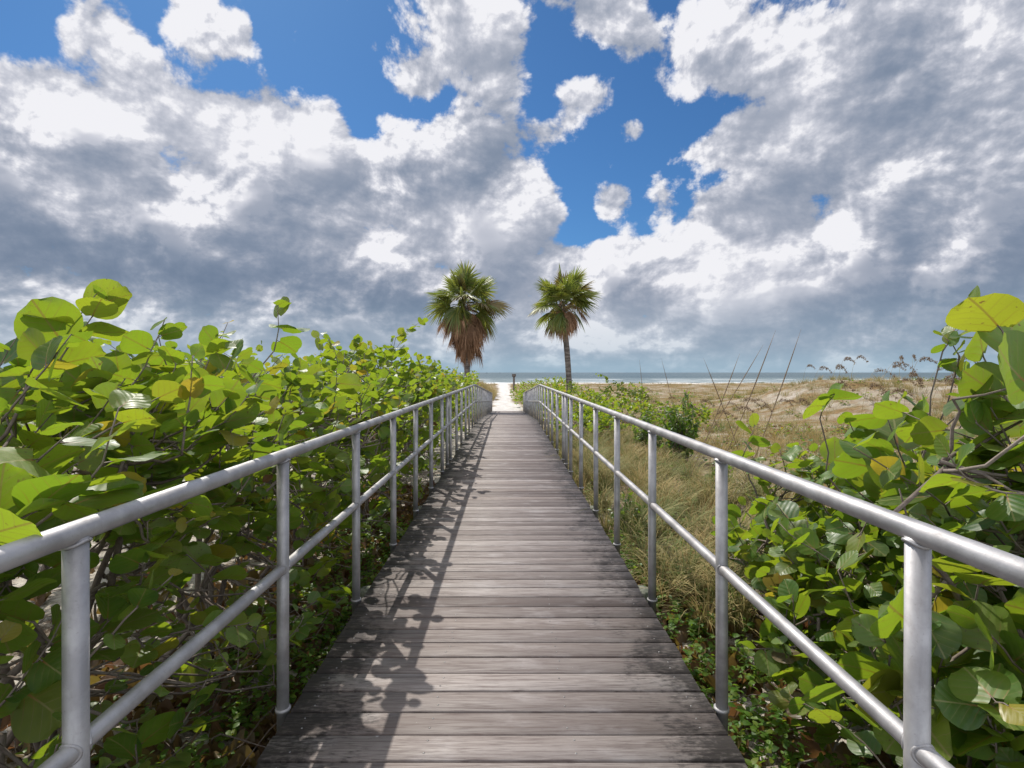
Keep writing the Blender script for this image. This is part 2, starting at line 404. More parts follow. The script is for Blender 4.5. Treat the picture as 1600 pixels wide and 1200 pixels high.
def ground_material():
    """vary = (path sand, dry-grass field, leaf mould)"""
    m, nt, out = new_mat('sandy_ground')
    path, dry, mould = sep3(nt, attr(nt))[0:3]
    pos = nd(nt, 'ShaderNodeTexCoord').outputs['Object']
    n1 = noise(nt, pos, 0.35, 6.0, 0.6)
    n2 = noise(nt, pos, 9.0, 6.0, 0.7)
    n3 = noise(nt, pos, 60.0, 3.0, 0.6)
    n4 = noise(nt, pos, 2.2, 5.0, 0.6)
    sand = mixc(nt, smap(nt, n2, 0.3, 0.7), (0.46, 0.41, 0.35), (0.60, 0.56, 0.50))
    white = mixc(nt, smap(nt, n4, 0.3, 0.7), (0.50, 0.47, 0.43), (0.66, 0.635, 0.60))
    straw = mixc(nt, smap(nt, n2, 0.3, 0.7), (0.10, 0.06, 0.028), (0.29, 0.195, 0.09))
    straw = mixc(nt, smap(nt, n4, 0.40, 0.65, 0.0, 0.6), straw, (0.13, 0.12, 0.035))
    dirt = mixc(nt, smap(nt, n2, 0.35, 0.68), (0.055, 0.038, 0.026), (0.26, 0.20, 0.145))
    dirt = mixc(nt, smap(nt, n3, 0.56, 0.66, 0.0, 0.8), dirt, (0.46, 0.42, 0.37))
    col = sand
    f1 = math_(nt, 'MULTIPLY', dry, smap(nt, math_(nt, 'ADD', n1, math_(nt, 'MULTIPLY', n4, 0.4)), 0.62, 0.84, 1.0, 0.6))
    col = mixc(nt, f1, col, straw)
    f2 = math_(nt, 'MULTIPLY', mould, smap(nt, math_(nt, 'ADD', math_(nt, 'MULTIPLY', n4, 0.7), math_(nt, 'MULTIPLY', n2, 0.4)), 0.44, 0.64, 1.0, 0.1))
    col = mixc(nt, f2, col, dirt)
    col = mixc(nt, path, col, white)
    h = math_(nt, 'ADD', math_(nt, 'MULTIPLY', n2, 0.9), math_(nt, 'ADD', math_(nt, 'MULTIPLY', n3, 0.25), math_(nt, 'MULTIPLY', n4, 1.4)))
    p = nd(nt, 'ShaderNodeBsdfPrincipled', {'Base Color': col, 'Roughness': 0.95, 'Specular IOR Level': 0.1, 'Normal': bump(nt, h, 0.8, 0.06)})
    nt.links.new(p.outputs[0], out.inputs[0])
    return m
def sea_material():
    m, nt, out = new_mat('sea_water')
    pos = nd(nt, 'ShaderNodeTexCoord').outputs['Object']
    px, py = sep3(nt, pos)[0:2]
    n1 = noise(nt, vmath(nt, 'MULTIPLY', pos, (0.02, 0.09, 1.0)), 1.0, 5.0, 0.6)
    n2 = noise(nt, vmath(nt, 'MULTIPLY', pos, (0.004, 0.02, 1.0)), 1.0, 3.0, 0.5)
    near = smap(nt, py, 160.0, 420.0, 1.0, 0.0)
    right = smap(nt, px, 0.0, 500.0, 0.0, 1.0)
    deep = (0.050, 0.085, 0.100)
    shal = mixc(nt, right, (0.17, 0.215, 0.215), (0.22, 0.31, 0.285))
    col = mixc(nt, smap(nt, n2, 0.35, 0.65), deep, (0.08, 0.125, 0.14))
    col = mixc(nt, math_(nt, 'MULTIPLY', near, 0.9), col, shal)
    # lines of breaking surf near the shore
    sh = math_(nt, 'ADD', py, math_(nt, 'MULTIPLY', noise(nt, vmath(nt, 'MULTIPLY', pos, (0.03, 0.0, 0.0)), 1.0, 4.0, 0.6), 34.0))
    f1 = math_(nt, 'MULTIPLY', smap(nt, sh, 186.0, 190.0), smap(nt, sh, 193.0, 202.0, 1.0, 0.0))
    f2 = math_(nt, 'MULTIPLY', smap(nt, sh, 222.0, 226.0), smap(nt, sh, 229.0, 240.0, 1.0, 0.0))
    brk = smap(nt, noise(nt, vmath(nt, 'MULTIPLY', pos, (0.05, 0.02, 0.0)), 1.0, 4.0, 0.65), 0.42, 0.56)
    foam = math_(nt, 'MULTIPLY', math_(nt, 'MAXIMUM', f1, math_(nt, 'MULTIPLY', f2, 0.8)), brk)
    f3 = math_(nt, 'MULTIPLY', smap(nt, sh, 275.0, 280.0), smap(nt, sh, 284.0, 300.0, 1.0, 0.0))
    foam = math_(nt, 'MAXIMUM', foam, math_(nt, 'MULTIPLY', math_(nt, 'MULTIPLY', f3, 0.7), brk))
    foam = math_(nt, 'MAXIMUM', foam, smap(nt, sh, 168.0, 182.0, 1.0, 0.0))
    col = mixc(nt, foam, col, (0.82, 0.84, 0.84))
    wv = noise(nt, vmath(nt, 'MULTIPLY', pos, (0.25, 0.9, 1.0)), 1.0, 4.0, 0.6)
    p = nd(nt, 'ShaderNodeBsdfPrincipled', {'Base Color': col, 'Roughness': smap(nt, foam, 0.0, 1.0, 0.35, 0.9), 'IOR': 1.33, 'Specular IOR Level': 0.35,
           'Normal': bump(nt, math_(nt, 'ADD', wv, n1), 1.0, 0.6)})
    nt.links.new(p.outputs[0], out.inputs[0])
    return m
def bark_material():
    m, nt, out = new_mat('palm_bark')
    pos = nd(nt, 'ShaderNodeTexCoord').outputs['Object']
    rings = noise(nt, vmath(nt, 'MULTIPLY', pos, (2.0, 2.0, 16.0)), 1.0, 4.0, 0.6)
    n = noise(nt, pos, 14.0, 5.0, 0.65)
    col = mixc(nt, smap(nt, rings, 0.35, 0.65), (0.10, 0.085, 0.075), (0.26, 0.225, 0.20))
    col = mixc(nt, smap(nt, n, 0.5, 0.75, 0.0, 0.6), col, (0.05, 0.04, 0.035))
    p = nd(nt, 'ShaderNodeBsdfPrincipled', {'Base Color': col, 'Roughness': 0.95, 'Specular IOR Level': 0.1,
           'Normal': bump(nt, math_(nt, 'ADD', rings, n), 0.9, 0.05)})
    nt.links.new(p.outputs[0], out.inputs[0])
    return m

M_PLANK = plank_material()
M_ALU = aluminium_material()
M_GROUND = ground_material()
M_SEA = sea_material()
M_BARK = bark_material()
M_LEAF = leaf_material('sea_grape_leaf', (0.036, 0.092, 0.020), (0.072, 0.155, 0.026), (0.145, 0.225, 0.048), (0.33, 0.50, 0.022))
M_SHRUB = leaf_material('shrub_leaf', (0.025, 0.075, 0.018), (0.05, 0.12, 0.02), (0.10, 0.17, 0.03), (0.20, 0.36, 0.02), veins=False)
M_COVER = leaf_material('ground_cover_leaf', (0.035, 0.095, 0.014), (0.07, 0.16, 0.022), (0.13, 0.23, 0.035), (0.28, 0.46, 0.02), veins=False, spec=0.3)
M_FROND = leaf_material('palm_frond', (0.06, 0.10, 0.025), (0.11, 0.16, 0.035), (0.20, 0.22, 0.065), (0.32, 0.42, 0.05), veins=False, transl=0.3, rough=0.45)
M_STEM = simple_material('woody_stem', (0.085, 0.06, 0.047), (0.27, 0.225, 0.19), 30.0, 0.85, bumpv=0.5, use_vary=True)
M_GRASS = simple_material('dry_grass', (0.10, 0.16, 0.04), (0.50, 0.355, 0.16), 3.0, 0.7, bumpv=0.0, use_vary=True, transl=0.3)
M_SKIRT = simple_material('dead_palm_frond', (0.15, 0.085, 0.05), (0.50, 0.30, 0.18), 5.0, 0.9, bumpv=0.0, use_vary=True, transl=0.25)
M_OAT = simple_material('sea_oat_seed', (0.16, 0.105, 0.065), (0.38, 0.28, 0.18), 10.0, 0.8, bumpv=0.0, use_vary=True, transl=0.25)
M_PILE = simple_material('treated_pile', (0.07, 0.085, 0.06), (0.21, 0.21, 0.165), 12.0, 0.9, bumpv=0.6, stretch=(3, 3, .6))
M_BEAM = simple_material('dark_beam', (0.05, 0.045, 0.04), (0.16, 0.14, 0.125), 9.0, 0.9, bumpv=0.5, stretch=(4, .5, 4))
M_SCREW = simple_material('screw_head', (0.16, 0.15, 0.145), (0.34, 0.33, 0.32), 90.0, 0.45, metallic=0.8, bumpv=0.1)
M_POSTWOOD = simple_material('grey_post_wood', (0.075, 0.062, 0.055), (0.20, 0.175, 0.155), 12.0, 0.9, bumpv=0.5, stretch=(4, 4, .5))
M_HULL = simple_material('boat_hull', (0.10, 0.11, 0.12), (0.22, 0.23, 0.25), 2.0, 0.6, bumpv=0.0)
M_SAIL = simple_material('boat_cabin', (0.22, 0.25, 0.27), (0.36, 0.38, 0.40), 2.0, 0.6, bumpv=0.0)

# ---------------------------------------------------------------- the lie of the land
def vnoise(x, y, seed=0):
    xi = np.floor(x).astype(np.int64); yi = np.floor(y).astype(np.int64)
    fx = x - xi; fy = y - yi
    fx = fx * fx * (3 - 2 * fx); fy = fy * fy * (3 - 2 * fy)
    def h(a, b):
        n = (a * 374761393 + b * 668265263 + seed * 974711) & 0x7fffffff
        n = ((n ^ (n >> 13)) * 1274126177) & 0x7fffffff
        return ((n ^ (n >> 16)) & 0xffff) / 65535.0
    return (h(xi, yi) * (1 - fx) + h(xi + 1, yi) * fx) * (1 - fy) + (h(xi, yi + 1) * (1 - fx) + h(xi + 1, yi + 1) * fx) * fy
def fbm(x, y, seed=0, octv=4):
    a, s = 0.5, 0.0
    for o in range(octv):
        s = s + a * vnoise(x, y, seed + o); x = x * 2.03; y = y * 2.03; a *= 0.5
    return s / 0.94
def sst(v, a, b):
    t = np.clip((v - a) / (b - a), 0, 1)
    return t * t * (3 - 2 * t)
RAMP_Y, END_Y, DROP = 15.5, 33.2, 0.93
def deck_z(y):
    y = np.asarray(y, dtype=float)
    return -np.clip((y - RAMP_Y) / (END_Y - RAMP_Y), 0, 1) * DROP
def path_x(y):
    return 0.0 - 0.32 * sst(y, 34, 44) - 0.45 * sst(y, 55, 100)
def path_w(y):
    return 1.15 - 0.45 * sst(y, 34, 46) + 0.3 * sst(y, 60, 90) + 2.0 * sst(y, 104, 125)
def ground_z(x, y):
    x = np.asarray(x, dtype=float); y = np.asarray(y, dtype=float)
    z = -0.50 - 0.45 * sst(y, 10, 33)
    z = z + (fbm(x * .55, y * .55, 3) - .5) * 0.22 + (fbm(x * .1, y * .1, 9) - .5) * 0.55 * sst(y, 20, 60) * (1 - np.exp(-((x - path_x(y)) / 4.) ** 2))
    z = z + 1.95 * np.exp(-((y - 33) / 8.5) ** 2) * sst(x, 12, 20) * (0.75 + .5 * fbm(x * .16, y * .16, 21))      # dune on the right
    z = z + 0.35 * np.exp(-((y - 96) / 16) ** 2) * (0.4 + fbm(x * .05, y * .05, 5))
    z = z + 1.0 * np.exp(-((y - 50) / 6) ** 2 - ((x + 2.6) / .95) ** 2)
    z = z + 0.35 * np.exp(-((y - 60) / 14) ** 2) * np.exp(-((x + 9) / 6) ** 2)
    near = np.exp(-(x / 1.6) ** 2) * (1 - sst(y, 33.0, 36.0))
    lim = np.minimum(z, deck_z(y) - 0.30)
    lim = np.where(y > 29, np.minimum(z, deck_z(y) - 0.06 - 0.05 * np.clip(33.2 - y, 0, 5)), lim)
    z = z * (1 - near) + lim * near
    z = z - 1.3 * sst(y, 112, 185)
    return z
def footprints(x, y):
    m = np.exp(-((x - path_x(y)) / path_w(y)) ** 2) * sst(y, 33, 36)
    return (vnoise(x * 3.1, y * 2.3, 77) - .5) * 0.13 * m

def build_ground():
    ys = np.concatenate([np.linspace(-8, 14, 90), np.linspace(14.3, 60, 170), np.geomspace(60.5, 230, 90)])
    xs = np.concatenate([-np.geomspace(260, 7.2, 60), np.linspace(-7, 7, 120), np.geomspace(7.2, 260, 90)])
    X, Y = np.meshgrid(xs, ys)
    Z = ground_z(X, Y) + footprints(X, Y)
    V = np.stack([X, Y, Z], -1).reshape(-1, 3)
    ny, nx = X.shape
    i, j = np.meshgrid(np.arange(ny - 1), np.arange(nx - 1), indexing='ij')
    Q = np.stack([i * nx + j, i * nx + j + 1, (i + 1) * nx + j + 1, (i + 1) * nx + j], -1).reshape(-1, 4)
    path = (1 - sst(np.abs(X - path_x(Y)) + (fbm(X * 1.2, Y * 1.2, 31) - .5) * 1.4, path_w(Y) * .75, path_w(Y) * 1.25)) * sst(Y, 31, 33)
    beach = sst(Y + (fbm(X * .06, Y * .06, 8) - .5) * 26, 101, 112)
    dune = sst(fbm(X * .33, Y * .45, 15), .56, .64) * sst(X, 10, 16) * np.exp(-((Y - 30) / 9) ** 2)
    path = np.maximum(np.maximum(path, beach), dune * .28)
    dry = sst(Y + np.where(X > 1, 4, -14), 6, 12) * (1 - beach)
    mould = (1 - sst(Y, 22, 32)) * np.where(X < 0, 1.0, 1 - sst(X, 3.2, 6.0) * sst(Y, 2, 6)) * (1 - .5 * sst(Y, 8, 16))
    mb = MB()
    mb.add(V, Q, None, np.stack([path, dry, mould], -1).reshape(-1, 3))
    o = link('ground', mb.mesh('ground'), M_GROUND)
    tag(o, kind='structure')
build_ground()
def build_sea():
    ys = np.geomspace(150, 40000, 60)
    V, Q = [], []
    for y in ys:
        w = max(700, y * 2.2)
        V += [(-w, y, -1.92), (w, y, -1.92)]
    for k in range(len(ys) - 1):
        Q.append((2 * k, 2 * k + 1, 2 * k + 3, 2 * k + 2))
    mb = MB(); mb.add(V, Q)
    tag(link('sea', mb.mesh('sea'), M_SEA), kind='structure')
build_sea()

# ---------------------------------------------------------------- boardwalk
def build_boardwalk():
    bw = empty('boardwalk', (0, -1.2, 0), 'long boardwalk of weathered grey planks running straight towards the beach', 'boardwalk')
    org = (0, -1.2, 0)
    r = random.Random(4)
    mb, sc = MB(), MB()
    y, k, w, gap = -1.2, 0, 0.1360, 0.0090
    while y < END_Y:
        x0 = -0.89 + r.uniform(-.006, .006); x1 = 0.89 + r.uniform(-.006, .006)
        dz = r.uniform(-.0018, .0018)
        z = float(deck_z(y + w / 2)) + dz
        tone = min(1, max(0, r.gauss(.5, .32)))
        if 21.4 < y < 22.6: tone = 0.0
        mb.box(x0, x1, y, y + w, z - .036, z, (tone, r.random(), r.random()), c=.0035)
        for sx in (-.80, -.28, .27, .80):
            for fy in (.27, .74):
                if r.random() < .1: continue
                cx, cy = sx + r.uniform(-.012, .012), y + w * fy + r.uniform(-.006, .006)
                a = np.linspace(0, 2 * np.pi, 8, endpoint=False)
                ring = np.stack([cx + .0042 * np.cos(a), cy + .0042 * np.sin(a), np.full(8, z + .0012)], -1)
                low = ring * [1, 1, 0] + [0, 0, z - .002]
                if y < 14:
                    sc.add(np.concatenate([ring, low, [[cx, cy, z + .0016]]]), [(i, (i + 1) % 8, (i + 1) % 8 + 8, i + 8)[::-1] for i in range(8)],
                           [(16, i, (i + 1) % 8) for i in range(8)])
        y += w + gap + r.uniform(-.0015, .002); k += 1
    deck = link('deck', mb.mesh('deck', org), M_PLANK, bw, smooth=False)
    link('screws', sc.mesh('screws', org), M_SCREW, deck)['kind'] = 'stuff'
    for s in (-1, 1):
        b = MB()
        for xa in (s * .80, s * .28):
            pts = [-1.15, RAMP_Y, END_Y - .1]
            for a, c in zip(pts[:-1], pts[1:]):
                za, zc = float(deck_z(a)) - .038, float(deck_z(c)) - .038
                x0, x1 = xa - .025, xa + .025
                P = [(x0, a, za - .19), (x1, a, za - .19), (x1, c, max(zc - .19, -1.3)), (x0, c, max(zc - .19, -1.3)), (x0, a, za), (x1, a, za), (x1, c, zc), (x0, c, zc)]
                b.add(P, [(0, 3, 2, 1), (4, 5, 6, 7), (0, 1, 5, 4), (1, 2, 6, 5), (2, 3, 7, 6), (3, 0, 4, 7)])
        link('beam', b.mesh('beam', org), M_BEAM, bw, smooth=False)
        yy = 1.55
        while yy < 28:
            pb = MB()
            x = s * 0.985 - (.05 * s if yy > 16 else 0)
            zt = float(deck_z(yy)) - .16
            zg = float(ground_z(x, yy)) - .25
            pb.tube([(x, yy, zg), (x, yy, zt - .012), (x, yy, zt)], [.088, .084, .076], 14)
            link('pile', pb.mesh('pile', org), M_PILE, bw)
            yy += 2.42
build_boardwalk()

# ---------------------------------------------------------------- railings
RAIL_X, TOP_H, MID_H = 0.925, 1.070, 0.595
POST_Y = [1.195 + 1.1 * k for k in range(-2, 29)]
def build_railing(s, label):
    rl = empty('railing', (s * RAIL_X, 0, 0), label, 'railing')
    org = (s * RAIL_X, 0, 0)
    x = s * RAIL_X
    r = random.Random(11 + s)
    ys = [-1.45, 2.4, 5.0, 8.0, RAMP_Y - .25, RAMP_Y, RAMP_Y + .25, 20, 26, POST_Y[-1] + .02]
    def line(h, dx=0.0):
        return [(x + dx + (r.uniform(-.002, .002) if 0 < i < 9 else 0), y, float(deck_z(y)) + h) for i, y in enumerate(ys)]
    t = MB(); t.tube(line(TOP_H), .0245, 24)
    top = link('top_rail', t.mesh('top_rail', org), M_ALU, rl)
    m_ = MB(); m_.tube(line(MID_H), .0215, 20)
    mid = link('mid_rail', m_.mesh('mid_rail', org), M_ALU, rl)
    for yj in (7.95, 16.2, 24.6):
        for h, rr in ((TOP_H, .0262), (MID_H, .0232)):
            z = float(deck_z(yj)) + h
            z2 = float(deck_z(yj + .05)) + h
            sl = MB()
            sl.tube([(x, yj - .05, z + (z - z2)), (x, yj + .05, z2)], rr, 20)
            link('sleeve', sl.mesh('sleeve', org), M_ALU, top if h == TOP_H else mid)
    for y in POST_Y + [8.45, 16.7]:
        p = MB()
        dz = float(deck_z(y))
        zb = dz - .10
        tl = r.uniform(-.004, .004)
        p.tube([(x + tl, y, zb), (x + tl, y, dz + .3), (x, y, dz + TOP_H - .012)], .0245, 20)
        # weld beads where the rails meet the post
        for h, rp, rt in ((TOP_H - .0235, .0262, .0042), (MID_H, .026, .0)):
            if rt == 0: continue
            a = np.linspace(0, 2 * np.pi, 25)
            p.tube(np.stack([x + rp * np.cos(a), y + rp * np.sin(a), dz + h + .010 * np.cos(a) ** 2 - .004], -1), rt, 6, cap=False)
        a = np.linspace(0, 2 * np.pi, 21)
        for sy in (-1, 1):
            p.tube(np.stack([x + .0222 * np.cos(a), y + sy * (.0245 - .011 * np.cos(a) ** 2), dz + MID_H + .0222 * np.sin(a)], -1), .0042, 6, cap=False)
        po = link('post', p.mesh('post', org), M_ALU, rl)
        b = MB()
        b.tube([(x, y, dz - .005), (x, y, dz + .008)], .0315, 20)
        link('base_collar', b.mesh('base_collar', org), M_ALU, po)
        b = MB()
        xa, xb = sorted((s * .832, s * .9)) 
        b.box(xa, xb, y - .03, y + .03, dz - .10, dz - .045)
        link('bracket', b.mesh('bracket', org), M_ALU, po, smooth=False)
build_railing(-1, 'left aluminium tube railing, two rails high, along the dense sea grape hedge')
build_railing(1, 'right aluminium tube railing, two rails high, along the dry grass')

# ---------------------------------------------------------------- leaves
def leaf_template(nu, nv, width, cup, bend, wav, seed, lobe=0.14, power=.56, skew=.93):
    """a blade of unit length along +y, face up +z; returns vertices, quads, uv"""
    r = np.random.default_rng(seed)
    u = np.linspace(0, 1, nu + 1)[:, None]
    v = np.linspace(-1, 1, nv + 1)[None, :]
    w = width * np.sin(np.pi * np.clip(u, .0, 1) ** skew) ** power
    w[0] = width * .28 if lobe > 0 else 0.0
    w[-1] = width * .22
    x = w * v
    y = u - lobe * np.abs(v) * (1 - u) ** 2.2 + 0 * v - .07 * np.abs(v) ** 2 * (u > .9)
    a, b, c = r.uniform(0, 6.3, 3)
    z = cup * np.abs(x) ** 1.3 - bend * (u - .15) ** 2 * (1 + .4 * np.sin(a)) + wav * np.sin(5.5 * u + a + 2.2 * v) * np.abs(v) + .6 * wav * np.sin(9 * u + b) * v
    z = z + .12 * (r.random() - .5) * x
    V = np.stack([x, np.broadcast_to(y, x.shape), np.broadcast_to(z, x.shape)], -1).reshape(-1, 3)
    i, j = np.meshgrid(np.arange(nu), np.arange(nv), indexing='ij')
    k = nv + 1
    Q = np.stack([i * k + j, i * k + j + 1, (i + 1) * k + j + 1, (i + 1) * k + j], -1).reshape(-1, 4)
    UV = np.stack([V[:, 0], V[:, 1]], -1)
    return V, Q, UV
GRAPE_HI = [leaf_template(8, 6, rr.uniform(.50, .61), rr.uniform(-.22, .42), rr.uniform(.02, .28), rr.uniform(.02, .075), 100 + i)
            for i, rr in enumerate([random.Random(40 + q) for q in range(9)])]
GRAPE_MID = [leaf_template(5, 4, rr.uniform(.50, .60), rr.uniform(-.1, .4), rr.uniform(.02, .28), rr.uniform(.02, .04), 200 + i)
             for i, rr in enumerate([random.Random(60 + q) for q in range(6)])]
GRAPE_LO = [leaf_template(3, 2, rr.uniform(.46, .56), rr.uniform(.0, .4), rr.uniform(.02, .25), .0, 300 + i)
            for i, rr in enumerate([random.Random(80 + q) for q in range(4)])]
LANCE = [leaf_template(4, 2, .2, .25, .25, .02, 400 + i, lobe=0.0, power=.8, skew=.8) for i in range(4)]
SMALL = [leaf_template(3, 2, .30, .25, .25, .0, 500 + i, lobe=0.0, power=.8, skew=.85) for i in range(4)]
CURL = [leaf_template(5, 4, .5, 1.6, .5, .09, 600 + i) for i in range(5)]

def norm(a):
    return a / (np.linalg.norm(a, axis=-1, keepdims=True) + 1e-9)
class Leaves:
    def __init__(self, templates, seed=0):
        self.T = templates
        self.items = []
        self.r = np.random.default_rng(seed)
    def add(self, pos, axis, normal, size, age=0.0, yel=0.0):
        self.items.append((pos, axis, normal, size, age, yel))
    def flush(self, mb):
        if not self.items: return
        pos = np.array([i[0] for i in self.items]); ax = norm(np.array([i[1] for i in self.items], dtype=float))
        no = np.array([i[2] for i in self.items], dtype=float)
        no = norm(no - (no * ax).sum(1, keepdims=True) * ax + 1e-6)
        si = np.cross(ax, no)
        size = np.array([i[3] for i in self.items]); age = np.array([i[4] for i in self.items]); yel = np.array([i[5] for i in self.items])
        tone = self.r.random(len(pos))
        pick = self.r.integers(0, len(self.T), len(pos))
        for k, (V, Q, UV) in enumerate(self.T):
            s = np.where(pick == k)[0]
            if not len(s): continue
            P = (pos[s][:, None, :] + size[s][:, None, None] * (V[None, :, 0:1] * si[s][:, None, :] + V[None, :, 1:2] * ax[s][:, None, :] + V[None, :, 2:3] * no[s][:, None, :]))
            nv = len(V)
            QQ = (Q[None] + (np.arange(len(s)) * nv)[:, None, None]).reshape(-1, 4)
            C = np.repeat(np.stack([tone[s], age[s], yel[s]], -1), nv, axis=0)
            mb.add(P.reshape(-1, 3), QQ, None, C, np.tile(UV, (len(s), 1)))

def wander(p0, p1, n, amt, r, sag=0.0):
    t = np.linspace(0, 1, n)[:, None]
    L = np.linalg.norm(np.array(p1) - np.array(p0))
    P = np.array(p0)[None] * (1 - t) + np.array(p1)[None] * t
    off = np.cumsum(r.normal(0, 1, (n, 3)), axis=0)
    off -= t * off[-1]
    P = P + off * amt * L / max(1, n) ** .5
    P[:, 2] += sag * L * np.sin(np.pi * t[:, 0])
    return P

def rail_clear(p, size):
    """keep blades off the deck, the rails and the lens"""
    x, y, z = p
    zr = z - float(deck_z(y))
    if y < .35 and abs(x) < 1.15 and z > .3: return False
    if abs(x) < .98 + size * .45 and -1.5 < y < 33.5:
        return zr > 1.10 and abs(x) > .80
    return True

def sea_grape(label, cx, cy, rx, ry, top, shoots, leaf=(.09, .17), tmpl=None, seed=0, petiole=True, low=0.12, per=(4, 8), dead=.03, lean=(0, 0), limbs=7, group='sea grape bushes along the boardwalk', base=None, extra=()):
    """a sprawling sea grape: limbs from one foot, leafy shoots at their ends"""
    r = np.random.default_rng(seed)
    tmpl = tmpl or GRAPE_HI
    zg = float(ground_z(cx, cy)) if base is None else base
    H = top - zg
    foot = np.array([cx + lean[0] * .3, cy + lean[1] * .3, zg - .05])
    root = empty('sea_grape_bush', (cx, cy, zg), label, 'bush', group)
    wood, lv = MB(), Leaves(tmpl, seed + 1)
    L = []
    for k in range(limbs):
        a = 2 * np.pi * (k + r.random() * .8) / limbs
        f = r.uniform(.45, .9)
        tip = np.array([cx + rx * f * np.cos(a), cy + ry * f * np.sin(a), zg + H * r.uniform(.5, .85)])
        P = wander(foot + r.normal(0, .08, 3) * [1, 1, 0], tip, 9, .16, r, .05)
        if abs(P[:, 0]).min() < 1.0: P[:, 0] = np.sign(cx) * np.maximum(np.abs(P[:, 0]), 1.02)
        wood.tube(P, np.linspace(.021, .008, 9), 6, col=(r.uniform(.1, .9), 0, 0))
        L.append(P)
    allp = np.concatenate([p[3:] for p in L])
    done = 0; tries = 0
    todo = list(extra)
    while done < shoots + len(extra) and tries < shoots * 12:
        tries += 1
        hero = bool(todo)
        if todo:
            p, size0, nlv = todo.pop(0)
            p = np.array(p, dtype=float)
        else:
            # a point in the outer part of a dome
            d = norm(r.normal(0, 1, 3)); d[2] = abs(d[2]) ** .8 if r.random() < .85 else -abs(d[2]) * .35
            f = r.uniform(.45, 1.0) ** .5
            bumpy = .82 + .36 * vnoise(np.array(d[0] * 2.3 + seed), np.array(d[1] * 2.3 + d[2] * 1.7), seed % 91)
            p = np.array([cx + rx * d[0] * f * bumpy + lean[0] * max(0, d[2]), cy + ry * d[1] * f * bumpy + lean[1] * max(0, d[2]),
                          zg + H * (low + (1 - low) * np.clip(.30 + .66 * d[2] * f * bumpy, .0, 1.05))])
            size0, nlv = None, None
        out = norm(np.array([(p[0] - cx) / rx, (p[1] - cy) / ry, 0]) + 1e-4)
        sd = norm(out * r.uniform(.2, .9) + np.array([0, 0, r.uniform(.35, 1.1)]) + r.normal(0, .35, 3))
        n = nlv or int(r.integers(per[0], per[1] + 1))
        lf = size0 or r.uniform(*leaf)
        step = lf * r.uniform(.36, .52)
        start = p - sd * step * n * .5
        q = L[0]
        near = allp[np.argmin(((allp - start) ** 2).sum(1))]
        if not rail_clear(start, .02): continue
        if petiole:
            W = wander(near, start, 5, .12, r, -.03)
            if np.abs(W[:, 0]).min() > .97 or W[0][2] > 1.1:
                wood.tube(W, np.linspace(.0075, .0042, 5), 5, cap=False, col=(r.uniform(.1, 1), 0, 0))
        pts = [start]
        s2 = norm(np.cross(sd, [0, 0, 1.0]) + 1e-3)
        for k in range(n):
            sd = norm(sd + r.normal(0, .13, 3) + [0, 0, .05])
            pts.append(pts[-1] + sd * step)
            side = norm(s2 * (1 if k % 2 else -1) + r.normal(0, .45, 3))
            ax = norm(side * .8 + sd * r.uniform(.1, .6) + out * .25 + [0, 0, r.uniform(-.25, .25)])
            nrm = norm(np.array([0, 0, .18]) + r.normal(0, .50, 3) + np.array(SUN) * .92)
            sz = lf * r.uniform(.7, 1.15) * (1 - .45 * (k / max(1, n - 1)) ** 3)
            pet = .16 * sz
            lp = pts[-1] + ax * pet
            cen = lp + ax * sz * .5
            if not rail_clear(cen, sz): continue
            if cen[2] < float(ground_z(cen[0], cen[1])) + .02: continue
            a_ = r.random() + (dead + .035 if hero and lf > .14 else 0)
            age, yel = (r.uniform(.7, 1), 0) if a_ < dead and cen[2] < zg + .66 * H else ((0, r.uniform(.4, 1)) if a_ < dead + .035 else (0, max(0, r.normal(0, .12))))
            lv.add(lp, ax, nrm, sz, age, yel)
            if petiole:
                wood.tube([pts[-1], lp + ax * sz * .03], [.0026, .0018], 3, cap=False, col=(.75, 0, 0))
        if len(pts) > 1 and petiole:
            wood.tube(np.array(pts), np.linspace(.0045, .002, len(pts)), 5, col=(r.uniform(.3, 1), 0, 0))
        done += 1
    # bare dead twigs poking out
    if petiole:
        for k in range(int(limbs * .9)):
            p = allp[r.integers(len(allp))]
            e = p + norm(r.normal(0, 1, 3) * [1, 1, .4] + [0, 0, .75]) * r.uniform(.2, .55)
            W = wander(p, e, 5, .12, r)
            if np.abs(W[:, 0]).min() < 1.0 or not rail_clear(e, .02): continue
            wood.tube(W, np.linspace(.006, .0025, 5), 5, col=(r.uniform(0, .35), 0, 0))
    fm = MB(); lv.flush(fm)
    link('foliage', fm.mesh('foliage', (cx, cy, zg)), M_LEAF, root)
    link('stem', wood.mesh('stem', (cx, cy, zg)), M_STEM, root)
    return root

def at(px, py, d):
    return (CAMX + (px - CX) / FPX * d, d, CAMZ - (py - CY) / FPX * d)

